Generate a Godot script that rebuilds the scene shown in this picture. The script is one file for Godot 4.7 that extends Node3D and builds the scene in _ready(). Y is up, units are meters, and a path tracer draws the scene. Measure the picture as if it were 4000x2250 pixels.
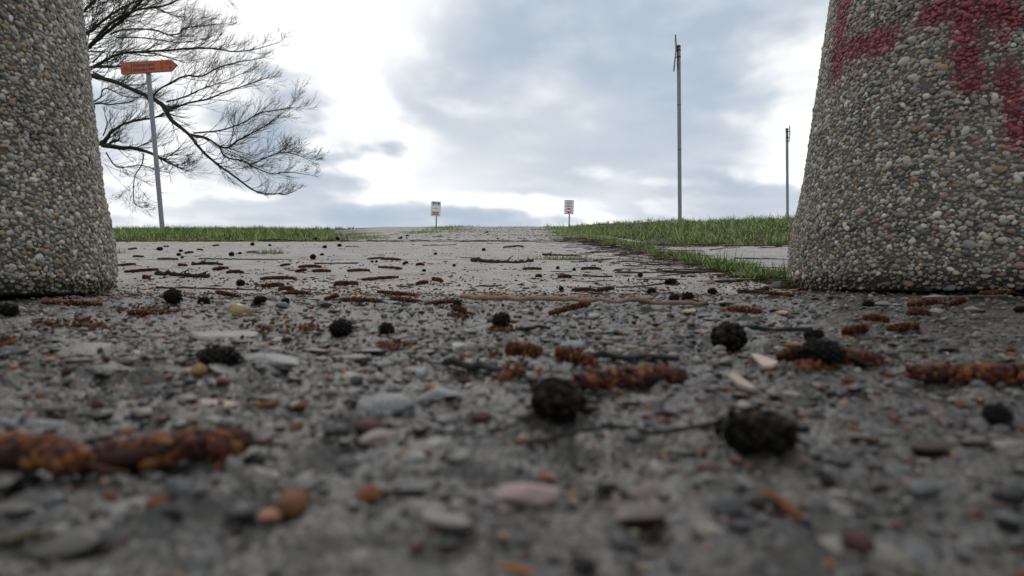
extends Node3D
# Low view over rough ground between two exposed-aggregate planters, a concrete ramp climbing a bank behind.
# Camera looks along -z; "d" is the distance ahead (d = -z). Pixels are those of the 4000 x 2250 photograph.

const EYE := 0.051          # camera height above the rough ground at its foot
const FPX := 2667.0         # focal length in photograph pixels
const EDGE := 1.05          # where the rough ground meets the smooth slabs

var rng := RandomNumberGenerator.new()
var n_lump := FastNoiseLite.new()
var n_fine := FastNoiseLite.new()
var n_wide := FastNoiseLite.new()
var n_tone := FastNoiseLite.new()
var n_plate := FastNoiseLite.new()
var used := {}
var M := {}
var stroke_pts := []

# ------------------------------------------------------------------ helpers
func setup_noise() -> void:
	rng.seed = 71
	for a in [[n_lump, 11, 9.0, 3], [n_fine, 12, 90.0, 3], [n_wide, 13, 0.8, 3], [n_tone, 14, 3.0, 4]]:
		var n: FastNoiseLite = a[0]
		n.seed = a[1]
		n.noise_type = FastNoiseLite.TYPE_SIMPLEX_SMOOTH
		n.frequency = a[2]
		n.fractal_octaves = a[3]
	n_plate.seed = 33
	n_plate.noise_type = FastNoiseLite.TYPE_CELLULAR
	n_plate.cellular_return_type = FastNoiseLite.RETURN_DISTANCE2_SUB
	n_plate.cellular_jitter = 1.0
	n_plate.frequency = 22.0
	n_plate.fractal_type = FastNoiseLite.FRACTAL_NONE
	n_plate.domain_warp_enabled = true
	n_plate.domain_warp_amplitude = 0.02
	n_plate.domain_warp_frequency = 40.0

func rr(a: float, b: float) -> float:
	return rng.randf_range(a, b)

func lin(r: float, g: float, b: float) -> Color:
	return Color(r, g, b).linear_to_srgb()

func numbered(called: String) -> String:
	var k: int = used.get(called, -1) + 1
	used[called] = k
	return called if k == 0 else "%s_%03d" % [called, k]

func tag(o: Node, label: String, category: String, group := "", kind := "") -> Node:
	o.set_meta("label", label)
	o.set_meta("category", category)
	if group != "":
		o.set_meta("group", group)
	if kind != "":
		o.set_meta("kind", kind)
	return o

func base_node(called: String, at: Vector3) -> Node3D:
	var o := Node3D.new()
	o.name = numbered(called)
	add_child(o, true)
	o.position = at
	return o

func inst(called: String, mesh: Mesh, mat: Material, parent: Node = null) -> MeshInstance3D:
	var o := MeshInstance3D.new()
	o.mesh = mesh
	o.material_override = mat
	o.name = numbered(called) if parent == null else called
	(self if parent == null else parent).add_child(o, true)
	return o

func copies(called: String, mesh: Mesh, mat: Material, xf: Array, cols: Array, parent: Node = null) -> MultiMeshInstance3D:
	var mm := MultiMesh.new()
	mm.transform_format = MultiMesh.TRANSFORM_3D
	mm.use_colors = true
	mm.mesh = mesh
	mm.instance_count = xf.size()
	for i in xf.size():
		mm.set_instance_transform(i, xf[i])
		mm.set_instance_color(i, cols[i])
	var o := MultiMeshInstance3D.new()
	o.multimesh = mm
	o.material_override = mat
	o.name = numbered(called) if parent == null else called
	(self if parent == null else parent).add_child(o, true)
	o.set_meta("kind", "stuff")
	return o

class MB:
	var v := PackedVector3Array()
	var n := PackedVector3Array()
	var c := PackedColorArray()
	var uv := PackedVector2Array()
	var ix := PackedInt32Array()
	func vert(p: Vector3, nn: Vector3, col := Color.WHITE) -> int:
		v.append(p)
		n.append(nn)
		c.append(col)
		return v.size() - 1
	func tri(a: int, b: int, d: int) -> void:
		if (v[d] - v[a]).cross(v[b] - v[a]).dot(n[a] + n[b] + n[d]) >= 0.0:
			ix.append_array(PackedInt32Array([a, b, d]))
		else:
			ix.append_array(PackedInt32Array([a, d, b]))
	func quad(a: int, b: int, d: int, e: int) -> void:
		tri(a, b, d)
		tri(a, d, e)
	func smooth() -> void:
		var s := PackedVector3Array()
		s.resize(v.size())
		for i in range(0, ix.size(), 3):
			var f := (v[ix[i + 2]] - v[ix[i]]).cross(v[ix[i + 1]] - v[ix[i]])
			for k in 3:
				s[ix[i + k]] += f
		for i in v.size():
			if s[i].length_squared() > 0.0:
				n[i] = s[i].normalized()
	func box(lo: Vector3, hi: Vector3, col := Color.WHITE, xf := Transform3D()) -> void:
		for ax in 3:
			for sg in [-1.0, 1.0]:
				var nn := Vector3.ZERO
				nn[ax] = sg
				var u := (ax + 1) % 3
				var w := (ax + 2) % 3
				var q := []
				for st in [[0, 0], [1, 0], [1, 1], [0, 1]]:
					var p := Vector3.ZERO
					p[ax] = hi[ax] if sg > 0 else lo[ax]
					p[u] = hi[u] if st[0] else lo[u]
					p[w] = hi[w] if st[1] else lo[w]
					q.append(vert(xf * p, (xf.basis * nn).normalized(), col))
				quad(q[0], q[1], q[2], q[3])
	func blob6(ctr: Vector3, b: Basis, col: Color) -> void:
		# a small double pyramid with soft normals
		var k := []
		for d in [Vector3.RIGHT, Vector3.LEFT, Vector3.UP, Vector3.DOWN, Vector3.BACK, Vector3.FORWARD]:
			k.append(vert(ctr + b * d, (b.inverse().transposed() * d).normalized(), col))
		for x in [0, 1]:
			for y in [2, 3]:
				for z in [4, 5]:
					tri(k[x], k[y], k[z])
	func tube(pts: Array, rad: Array, sides: int, col: Color, col2 := Color(-1, 0, 0), caps := true) -> void:
		var prev := []
		var side := Vector3.UP
		var m: int = pts.size()
		for i in m:
			var t: Vector3 = (pts[mini(i + 1, m - 1)] - pts[maxi(i - 1, 0)])
			t = t.normalized() if t.length_squared() > 0.0 else Vector3.RIGHT
			if i == 0 and absf(t.y) > 0.9:
				side = Vector3.RIGHT
			side = (side - t * side.dot(t))
			side = side.normalized() if side.length() > 1e-4 else t.cross(Vector3.BACK).normalized()
			var up := t.cross(side)
			var cc := col if col2.r < 0.0 else col.lerp(col2, float(i) / maxf(1.0, m - 1))
			var ring := []
			for k in sides:
				var a := TAU * k / sides
				var d := side * cos(a) + up * sin(a)
				ring.append(vert(pts[i] + d * float(rad[i]), d, cc))
			if i > 0:
				for k in sides:
					quad(prev[k], prev[(k + 1) % sides], ring[(k + 1) % sides], ring[k])
			prev = ring
			if caps and (i == 0 or i == m - 1):
				var nn := -t if i == 0 else t
				var cv := []
				for k in sides:
					cv.append(vert(v[ring[k]], nn, cc))
				for k in range(1, sides - 1):
					tri(cv[0], cv[k], cv[k + 1])
	func mesh() -> ArrayMesh:
		var a := []
		a.resize(Mesh.ARRAY_MAX)
		a[Mesh.ARRAY_VERTEX] = v
		a[Mesh.ARRAY_NORMAL] = n
		a[Mesh.ARRAY_COLOR] = c
		if uv.size() == v.size():
			a[Mesh.ARRAY_TEX_UV] = uv
		a[Mesh.ARRAY_INDEX] = ix
		var m := ArrayMesh.new()
		m.add_surface_from_arrays(Mesh.PRIMITIVE_TRIANGLES, a)
		return m

func ico(level: int) -> Array:
	var t := (1.0 + sqrt(5.0)) / 2.0
	var v := []
	for p in [[-1, t, 0], [1, t, 0], [-1, -t, 0], [1, -t, 0], [0, -1, t], [0, 1, t], [0, -1, -t], [0, 1, -t], [t, 0, -1], [t, 0, 1], [-t, 0, -1], [-t, 0, 1]]:
		v.append(Vector3(p[0], p[1], p[2]).normalized())
	var f := [[0, 11, 5], [0, 5, 1], [0, 1, 7], [0, 7, 10], [0, 10, 11], [1, 5, 9], [5, 11, 4], [11, 10, 2], [10, 7, 6], [7, 1, 8], [3, 9, 4], [3, 4, 2], [3, 2, 6], [3, 6, 8], [3, 8, 9], [4, 9, 5], [2, 4, 11], [6, 2, 10], [8, 6, 7], [9, 8, 1]]
	for l in level:
		var mid := {}
		var nf := []
		for q in f:
			var e := []
			for k in 3:
				var a: int = mini(q[k], q[(k + 1) % 3])
				var b: int = maxi(q[k], q[(k + 1) % 3])
				var key := a * 100000 + b
				if not mid.has(key):
					mid[key] = v.size()
					v.append(((v[a] + v[b]) * 0.5).normalized())
				e.append(mid[key])
			nf.append_array([[q[0], e[0], e[2]], [q[1], e[1], e[0]], [q[2], e[2], e[1]], [e[0], e[1], e[2]]])
		f = nf
	return [v, f]

# an uneven stone of radius about 1; "angular" flattens facets into it
func stone_mesh(sd: int, level: int, uneven: float, angular: int) -> ArrayMesh:
	var g := ico(level)
	var nz := FastNoiseLite.new()
	nz.seed = sd
	nz.frequency = 0.9
	nz.fractal_octaves = 3
	var r := RandomNumberGenerator.new()
	r.seed = sd * 7 + 3
	var cuts := []
	for k in angular:
		cuts.append([Vector3(r.randf_range(-1, 1), r.randf_range(-1, 1), r.randf_range(-1, 1)).normalized(), r.randf_range(0.55, 0.85) if angular < 12 else r.randf_range(0.42, 0.78)])
	var b := MB.new()
	for p: Vector3 in g[0]:
		var q := p * (1.0 + uneven * nz.get_noise_3dv(p * 1.3) * 2.0)
		for cut in cuts:
			var over: float = q.dot(cut[0]) - cut[1]
			if over > 0.0:
				q -= cut[0] * over * 0.9
		b.vert(q, p)
	for f in g[1]:
		b.tri(f[0], f[1], f[2])
	b.smooth()
	return b.mesh()

# ------------------------------------------------------------------ the lie of the land
func prof(d: float) -> float:      # height of the ramp's slabs, flattening on top of the bank
	if d < 12.0:
		return -0.0635 + 0.099 * d
	var t := minf((d - 12.0) / 5.0, 1.0)
	return -0.0635 + 0.099 * 12.0 + 0.099 * 5.0 * (t - 0.5 * t * t)

func rough_base(x: float, d: float) -> float:
	var y := 0.0384 * d if d > 0.0 else 0.012 * d
	var q := Vector2(x - 0.80, (d - 0.85) * 1.1).length()
	y += 0.0105 * (1.0 - smoothstep(0.15, 0.55, q))
	return y

func rough_y(x: float, d: float) -> float:
	var k := smoothstep(0.0, 0.12, EDGE + 0.16 - d)
	var gap := n_plate.get_noise_2d(x * 0.75, d) + 1.0       # 0 on the borders of the worn plates
	var broken := smoothstep(-0.15, 0.25, n_lump.get_noise_2d(x * 0.4 + 3.0, d * 0.4))
	return rough_base(x, d) - k * 0.0055 * (1.0 - smoothstep(0.02, 0.24, gap)) * broken + k * (0.0055 * n_lump.get_noise_2d(x * 1.4, d) + 0.0018 * n_fine.get_noise_2d(x, d) + 0.0034 * n_lump.get_noise_2d(x * 5.0 + 31.0, d * 5.0))

func edge_d(x: float) -> float:
	return EDGE + 0.05 + 0.06 * n_lump.get_noise_2d(x * 0.7, 77.0) - 0.05 * smoothstep(0.3, 1.0, x)

func surf(x: float, d: float) -> float:
	var y := rough_y(x, d) if d < edge_d(x) else prof(d)
	return maxf(y, prof(d)) if d > 1.04 else y

func at_px(px: float, py: float) -> Vector3:   # where the sight line through a pixel meets the ground
	var sx := (px - 2000.0) / FPX
	var m := (1125.0 - py) / FPX
	var d := 0.07
	var st := 0.004
	while d < 30.0:
		if EYE + m * d <= surf(sx * d, d):
			break
		d += st
		st = maxf(0.002, d * 0.01)
	return Vector3(sx * d, surf(sx * d, d), -d)

# crops that the coordinates were read from: name -> (left, top, scale)
const CROP := {"A": [0.0, 0.0, 1.9815], "B": [1300.0, 650.0, 2.342], "C": [2400.0, 0.0, 1.61], "D": [0.0, 700.0, 1.84], "E": [1300.0, 950.0, 1.811], "F": [2600.0, 750.0, 1.811], "G": [0.0, 1400.0, 1.7047], "H": [1500.0, 1400.0, 1.0304], "K": [2000.0, 820.0, 2.342], "W": [0.0, 0.0, 0.644]}

func px_of(crop: String, x: float, y: float) -> Vector2:
	var c: Array = CROP[crop]
	return Vector2(c[0] + x / c[2], c[1] + y / c[2])

# ------------------------------------------------------------------ textures and materials
func grain_image(size: int, sd: int, dark: float, light: float, speck: float) -> Array:
	var n1 := FastNoiseLite.new()
	n1.seed = sd
	n1.frequency = 0.11
	n1.fractal_octaves = 2
	var n2 := FastNoiseLite.new()
	n2.seed = sd + 1
	n2.frequency = 0.011
	n2.fractal_octaves = 4
	var a := n1.get_seamless_image(size, size)
	var b := n2.get_seamless_image(size, size)
	a.convert(Image.FORMAT_L8)
	b.convert(Image.FORMAT_L8)
	var da := a.get_data()
	var db := b.get_data()
	var out := PackedByteArray()
	var hgt := PackedByteArray()
	out.resize(size * size * 3)
	hgt.resize(size * size)
	var r := RandomNumberGenerator.new()
	r.seed = sd
	for i in size * size:
		var f := da[i] / 255.0
		var w := db[i] / 255.0
		var t := lerpf(dark, light, clampf(0.25 + 0.5 * w + 0.55 * (f - 0.5) + r.randf_range(-0.09, 0.09), 0.0, 1.0))
		var warm := 0.5 * (w - 0.5)
		var s := r.randf()
		if s < speck and f < 0.42:
			t *= 0.5
		elif s > 1.0 - speck * 0.6 and f > 0.56:
			t = minf(1.0, t * 1.45)
		out[i * 3] = int(clampf(t * (1.0 + 0.06 * warm), 0, 1) * 255)
		out[i * 3 + 1] = int(clampf(t, 0, 1) * 255)
		out[i * 3 + 2] = int(clampf(t * (1.0 - 0.10 * warm), 0, 1) * 255)
		hgt[i] = int(clampf(0.6 * f + 0.4 * w + r.randf_range(-0.06, 0.06), 0, 1) * 255)
	return [ImageTexture.create_from_image(Image.create_from_data(size, size, false, Image.FORMAT_RGB8, out)), ImageTexture.create_from_image(Image.create_from_data(size, size, false, Image.FORMAT_L8, hgt))]

func grain_mat(tex: Array, col: Color, metres: float, relief: float, rough: float) -> StandardMaterial3D:
	var m := StandardMaterial3D.new()
	m.albedo_color = col
	m.albedo_texture = tex[0]
	m.vertex_color_use_as_albedo = true
	m.roughness = rough
	m.uv1_triplanar = true
	m.uv1_world_triplanar = true
	m.uv1_scale = Vector3.ONE / metres
	m.heightmap_enabled = true
	m.heightmap_texture = tex[1]
	m.heightmap_scale = relief
	return m

func plain(col: Color, rough: float, tinted := false, metal := 0.0, spec := 0.5) -> StandardMaterial3D:
	var m := StandardMaterial3D.new()
	m.metallic_specular = spec
	m.albedo_color = col
	m.roughness = rough
	m.metallic = metal
	m.vertex_color_use_as_albedo = tinted
	return m

func make_materials() -> void:
	var g1 := grain_image(1024, 5, 0.52, 0.80, 0.35)
	var g2 := grain_image(1024, 25, 0.42, 0.82, 0.5)
	M.slab = grain_mat(g1, lin(0.76, 0.705, 0.64), 0.75, 0.10, 0.85)
	M.rough = grain_mat(g2, lin(0.185, 0.171, 0.149), 0.31, 0.16, 0.42)
	M.soil = grain_mat(g2, lin(0.17, 0.135, 0.09), 0.9, 0.6, 0.95)
	M.mortar = grain_mat(g2, lin(0.33, 0.295, 0.235), 0.22, 0.12, 0.95)
	M.tint = plain(Color.WHITE, 0.85, true, 0.0, 0.3)
	M.stone = plain(lin(0.82, 0.80, 0.77), 0.48, true)
	M.wet = plain(Color.WHITE, 0.65, true, 0.0, 0.2)
	M.bark = grain_mat(g2, Color.WHITE, 0.12, 0.25, 0.92)
	M.grass = plain(Color.WHITE, 0.6, true)
	M.grass.backlight = Color(0.55, 0.6, 0.3)
	M.steel = grain_mat(g1, lin(0.50, 0.57, 0.62), 0.3, 0.01, 0.5)
	M.steel.metallic = 0.2
	M.dark = plain(lin(0.016, 0.02, 0.024), 0.55)
	M.post = plain(lin(0.045, 0.06, 0.065), 0.6)
	M.sign_orange = plain(lin(0.43, 0.085, 0.025), 0.5)
	M.sign_black = plain(lin(0.012, 0.010, 0.016), 0.5)
	M.sign_white = plain(lin(0.86, 0.87, 0.88), 0.5)
	M.sign_pale = plain(lin(0.72, 0.72, 0.71), 0.5)
	M.sign_blue = plain(lin(0.03, 0.09, 0.42), 0.5)
	M.sign_amber = plain(lin(0.75, 0.40, 0.12), 0.5)
	M.sign_red = plain(lin(0.62, 0.05, 0.06), 0.5)
	M.sign_ink = plain(lin(0.07, 0.05, 0.08), 0.6)

# ------------------------------------------------------------------ sky
func sky_image() -> Image:
	var w := 2048
	var h := 1024
	var n1 := FastNoiseLite.new()      # billows
	n1.seed = 8
	n1.frequency = 2.7
	n1.fractal_octaves = 6
	n1.fractal_gain = 0.55
	var n2 := FastNoiseLite.new()      # broad banks
	n2.seed = 23
	n2.frequency = 0.9
	n2.fractal_octaves = 3
	# broad clouds and gaps as they lie ahead: x, y in the photograph, half width in degrees (along, up), amount
	var lumps := []
	for a in [[1270, 120, 6.5, 8.5, 0.44], [1330, 430, 5.0, 4.5, 0.26], [1000, 60, 6, 5, 0.35], [1400, 680, 4, 2, 0.22], [2080, 750, 5, 1.6, 0.42], [2200, 850, 9, 1.1, 0.32], [1700, 850, 8, 1.2, 0.18], [1757, 340, 5, 4, -0.30], [2050, 170, 9, 6, -0.22], [2830, 440, 6, 5, -0.34], [2330, 620, 5, 2, -0.14], [2500, 330, 6, 4, -0.12], [2420, 500, 7, 4, -0.16], [3000, 680, 6, 2.5, 0.22], [690, 745, 9, 2.0, -0.12], [1000, 800, 5, 1.0, -0.18], [1000, 560, 7, 4, 0.18], [2780, 810, 5, 1.1, -0.36], [1600, 790, 8, 1.6, 0.16], [480, 850, 5, 1.0, 0.25], [560, 300, 8, 5, 0.12], [3100, 120, 7, 5, 0.0]]:
		lumps.append([atan2(a[0] - 2000.0, FPX), atan2(1125.0 - a[1], FPX), deg_to_rad(a[2]) * 1.15, deg_to_rad(a[3]) * 1.15, a[4]])
	var out := PackedFloat32Array()
	out.resize(w * h * 3)
	var k := 0
	for j in h:
		var el := PI * (0.5 - (j + 0.5) / h)
		for i in w:
			if el < -0.01:
				out[k] = 0.22
				out[k + 1] = 0.22
				out[k + 2] = 0.21
				k += 3
				continue
			var az := wrapf(TAU * (i + 0.5) / w, -PI, PI)      # 0 ahead, growing to the right
			var y := sin(el)
			var c := cos(el)
			# clouds flatten towards the horizon
			var p := Vector3(sin(az) * c, cos(az) * c, 1.35 * y / (0.35 + 0.65 * y))
			var q := n2.get_noise_3dv(p)
			var f := n1.get_noise_3d(p.x + 0.10 * q, p.y, p.z * 1.25 + 0.10 * q)
			var bill := 1.0 - 2.2 * absf(f)
			var t := 0.51 + 0.70 * f + 0.22 * q + 0.04 * bill
			for l in lumps:
				var dx: float = (az - l[0] + 0.22 * f) / l[2]
				var dy: float = (el - l[1] + 0.12 * f) / l[3]
				var e := dx * dx + dy * dy
				if e < 7.0:
					t += l[4] * exp(-e)
			t = clampf(t, 0.0, 1.0)
			var u := smoothstep(0.36, 0.85, t)
			var lo := smoothstep(0.0, 0.5, t)
			out[k] = lerpf(lerpf(0.46, 0.64, lo), 1.10, u)
			out[k + 1] = lerpf(lerpf(0.545, 0.70, lo), 1.105, u)
			out[k + 2] = lerpf(lerpf(0.655, 0.775, lo), 1.11, u)
			k += 3
	return Image.create_from_data(w, h, false, Image.FORMAT_RGBF, out.to_byte_array())

# ------------------------------------------------------------------ ground, slabs, bank
func graded(lo: float, hi: float, cells: int, bend: float) -> PackedFloat32Array:   # finer near zero
	var out := PackedFloat32Array()
	var a := asinh(lo / bend)
	var b := asinh(hi / bend)
	for i in cells + 1:
		out.append(bend * sinh(lerpf(a, b, float(i) / cells)))
	return out

func sheet(xs: PackedFloat32Array, ds: PackedFloat32Array, hgt: Callable, tone: Callable) -> ArrayMesh:
	var b := MB.new()
	for d in ds:
		for x in xs:
			b.vert(Vector3(x, hgt.call(x, d), -d), Vector3.UP, tone.call(x, d))
	var w := xs.size()
	for j in ds.size() - 1:
		for i in w - 1:
			var a := j * w + i
			b.ix.append_array(PackedInt32Array([a, a + w, a + w + 1, a, a + w + 1, a + 1]))
	b.smooth()
	if b.n[w + 1].y < 0.0:
		for i in range(0, b.ix.size(), 3):
			var t := b.ix[i + 1]
			b.ix[i + 1] = b.ix[i + 2]
			b.ix[i + 2] = t
		b.smooth()
	return b.mesh()

func earth_y(x: float, d: float) -> float:
	if d < EDGE + 0.04:
		return rough_base(x, minf(d, 1.0)) - 0.05
	var y := prof(d) - 0.014 + 0.006 * n_lump.get_noise_2d(x * 0.3, d * 0.3)
	if d > 3.1:
		var rise := smoothstep(0.7, 2.3, x) * smoothstep(3.1, 4.6, d) * 0.085 - smoothstep(1.1, 1.9, -x) * smoothstep(4.2, 7.0, d) * 0.03
		y += rise * (1.0 + 0.8 * n_wide.get_noise_2d(x, d))
	if d > 32.0:
		y -= 2.6 * smoothstep(32.0, 48.0, d)
	return y

func build_ground() -> void:
	var xs := graded(-260.0, 260.0, 150, 0.8)
	var ds := PackedFloat32Array()
	for d in graded(-40.0, 320.0, 190, 0.9):
		ds.append(d)
	var soil_tone := func(x: float, d: float) -> Color:
		var t := 0.9 + 0.5 * n_tone.get_noise_2d(x * 0.3, d * 0.3)
		var green := 0.5 + 0.6 * n_wide.get_noise_2d(x * 0.6, d * 0.6)
		return Color(t * lerpf(1.0, 0.75, green), t * lerpf(1.0, 1.05, green), t * lerpf(1.0, 0.6, green))
	var o := inst("ground", sheet(xs, ds, earth_y, soil_tone), M.soil)
	tag(o, "dark soil of the bank under the grass and slabs", "ground", "", "structure")

	# rough weathered concrete in front of the slabs
	var rx := graded(-2.6, 2.6, 440, 0.16)
	var rd := PackedFloat32Array()
	for i in 40:
		rd.append(-1.6 + 1.6 * i / 40.0)
	for i in 381:
		rd.append(0.05 * (exp(3.07 * i / 380.0) - 1.0) / (exp(3.07) - 1.0) * 21.6)
	var tone := func(x: float, d: float) -> Color:
		var a := n_tone.get_noise_2d(x * 3.0, d * 3.0)
		var b := n_fine.get_noise_2d(x * 0.35, d * 0.35)
		var dirt := smoothstep(-0.05, 0.22, n_tone.get_noise_2d(x * 7.0 + 70.0, d * 7.0))
		var t := clampf(0.95 + 0.6 * a + 0.4 * b, 0.4, 1.6) * lerpf(1.1, 0.38, dirt)
		var warm := n_tone.get_noise_2d(x * 2.0 + 9.0, d * 2.0) + 0.5 * dirt
		return Color(t * (1.0 + 0.10 * warm), t, t * (1.0 - 0.14 * warm))
	var hy := func(x: float, d: float) -> float:
		var e := edge_d(x)
		return rough_y(x, d) - 0.09 * smoothstep(e, e + 0.012, d)
	var g := inst("pavement", sheet(rx, rd, hy, tone), M.rough)
	tag(g, "rough dark weathered concrete with stones worn bare between the planters", "pavement", "", "structure")
	build_stones(g)

	var road := base_node("road", Vector3.ZERO)
	tag(road, "pale concrete slab ramp climbing the grassy bank", "road", "", "structure")
	for s in [[-2.7, 0.475, 1.03, 2.0], [-2.7, 0.455, 2.008, 3.675], [0.575, 2.7, 0.98, 3.12], [-1.02, 0.74, 3.79, 5.19], [-1.25, 0.68, 5.215, 6.6], [-1.65, 0.72, 6.62, 8.05], [-2.1, 0.76, 8.085, 10.4], [-2.4, 0.84, 10.42, 12.8], [-2.5, 0.88, 12.82, 15.5], [-2.6, 0.9, 15.52, 18.5]]:
		inst("slab", slab_mesh(s[0], s[1], s[2], s[3]), M.slab, road)

func slab_mesh(x0: float, x1: float, d0: float, d1: float) -> ArrayMesh:
	var b := MB.new()
	var nx := clampi(int((x1 - x0) / (0.02 * maxf(1.0, d0 * 0.6))), 20, 170)
	var nd := clampi(int((d1 - d0) / (0.02 * maxf(1.0, d0 * 0.6))), 14, 90)
	var tilt := rng.randf_range(-0.0002, 0.0002)
	var tone_k := rng.randf_range(0.94, 1.05)
	var rows := []
	for j in range(-1, nd + 2):
		var row := []
		for i in range(-1, nx + 2):
			var ci := clampi(i, 0, nx)
			var cj := clampi(j, 0, nd)
			var x := lerpf(x0, x1, float(ci) / nx)
			var d := lerpf(d0, d1, float(cj) / nd)
			var rag := 0.006 * n_lump.get_noise_2d(x * 2.0 + 5.0, d * 2.0)
			var on_edge := 0.0
			if ci == 0 or ci == nx:
				x += rag
				on_edge = 1.0
			if cj == 0 or cj == nd:
				d += rag * 0.5
				on_edge = 1.0
			var y := prof(d) + 0.0012 * n_lump.get_noise_2d(x, d) + 0.0008 * n_fine.get_noise_2d(x * 0.4, d * 0.4) + tilt * (x - x0) - on_edge * (0.004 + 0.004 * absf(n_lump.get_noise_2d(x * 3.0, d * 3.0)))
			if i != ci or j != cj:
				y -= 0.11
			var t := clampf(tone_k + 0.22 * n_tone.get_noise_2d(x * 0.7, d * 0.7) + 0.16 * n_fine.get_noise_2d(x * 0.12, d * 0.12), 0.5, 1.3)
			var blot := smoothstep(0.28, 0.5, n_tone.get_noise_2d(x * 1.7 + 40.0, d * 1.7))
			var damp := smoothstep(0.05, 0.45, n_tone.get_noise_2d(x * 4.5 + 11.0, d * 2.5))
			t *= (1.0 - 0.25 * blot) * (1.0 - 0.16 * damp)
			row.append(b.vert(Vector3(x, y, -d), Vector3.UP, Color(t, t, t)))
		rows.append(row)
	for j in rows.size() - 1:
		for i in nx + 2:
			b.ix.append_array(PackedInt32Array([rows[j][i], rows[j + 1][i], rows[j + 1][i + 1], rows[j][i], rows[j + 1][i + 1], rows[j][i + 1]]))
	b.smooth()
	return b.mesh()

func gravel_tone() -> Color:
	var k := rng.randf()
	var v := rr(0.7, 1.25)
	if k < 0.40:
		return Color(0.085 * v, 0.085 * v, 0.087 * v)
	if k < 0.60:
		return Color(0.035 * v, 0.036 * v, 0.040 * v)
	if k < 0.80:
		return Color(0.13 * v, 0.12 * v, 0.10 * v)
	if k < 0.86:
		return Color(0.20 * v, 0.11 * v, 0.08 * v)
	if k < 0.96:
		return Color(0.075 * v, 0.026 * v, 0.015 * v)
	return Color(0.26 * v, 0.245 * v, 0.22 * v)

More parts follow.
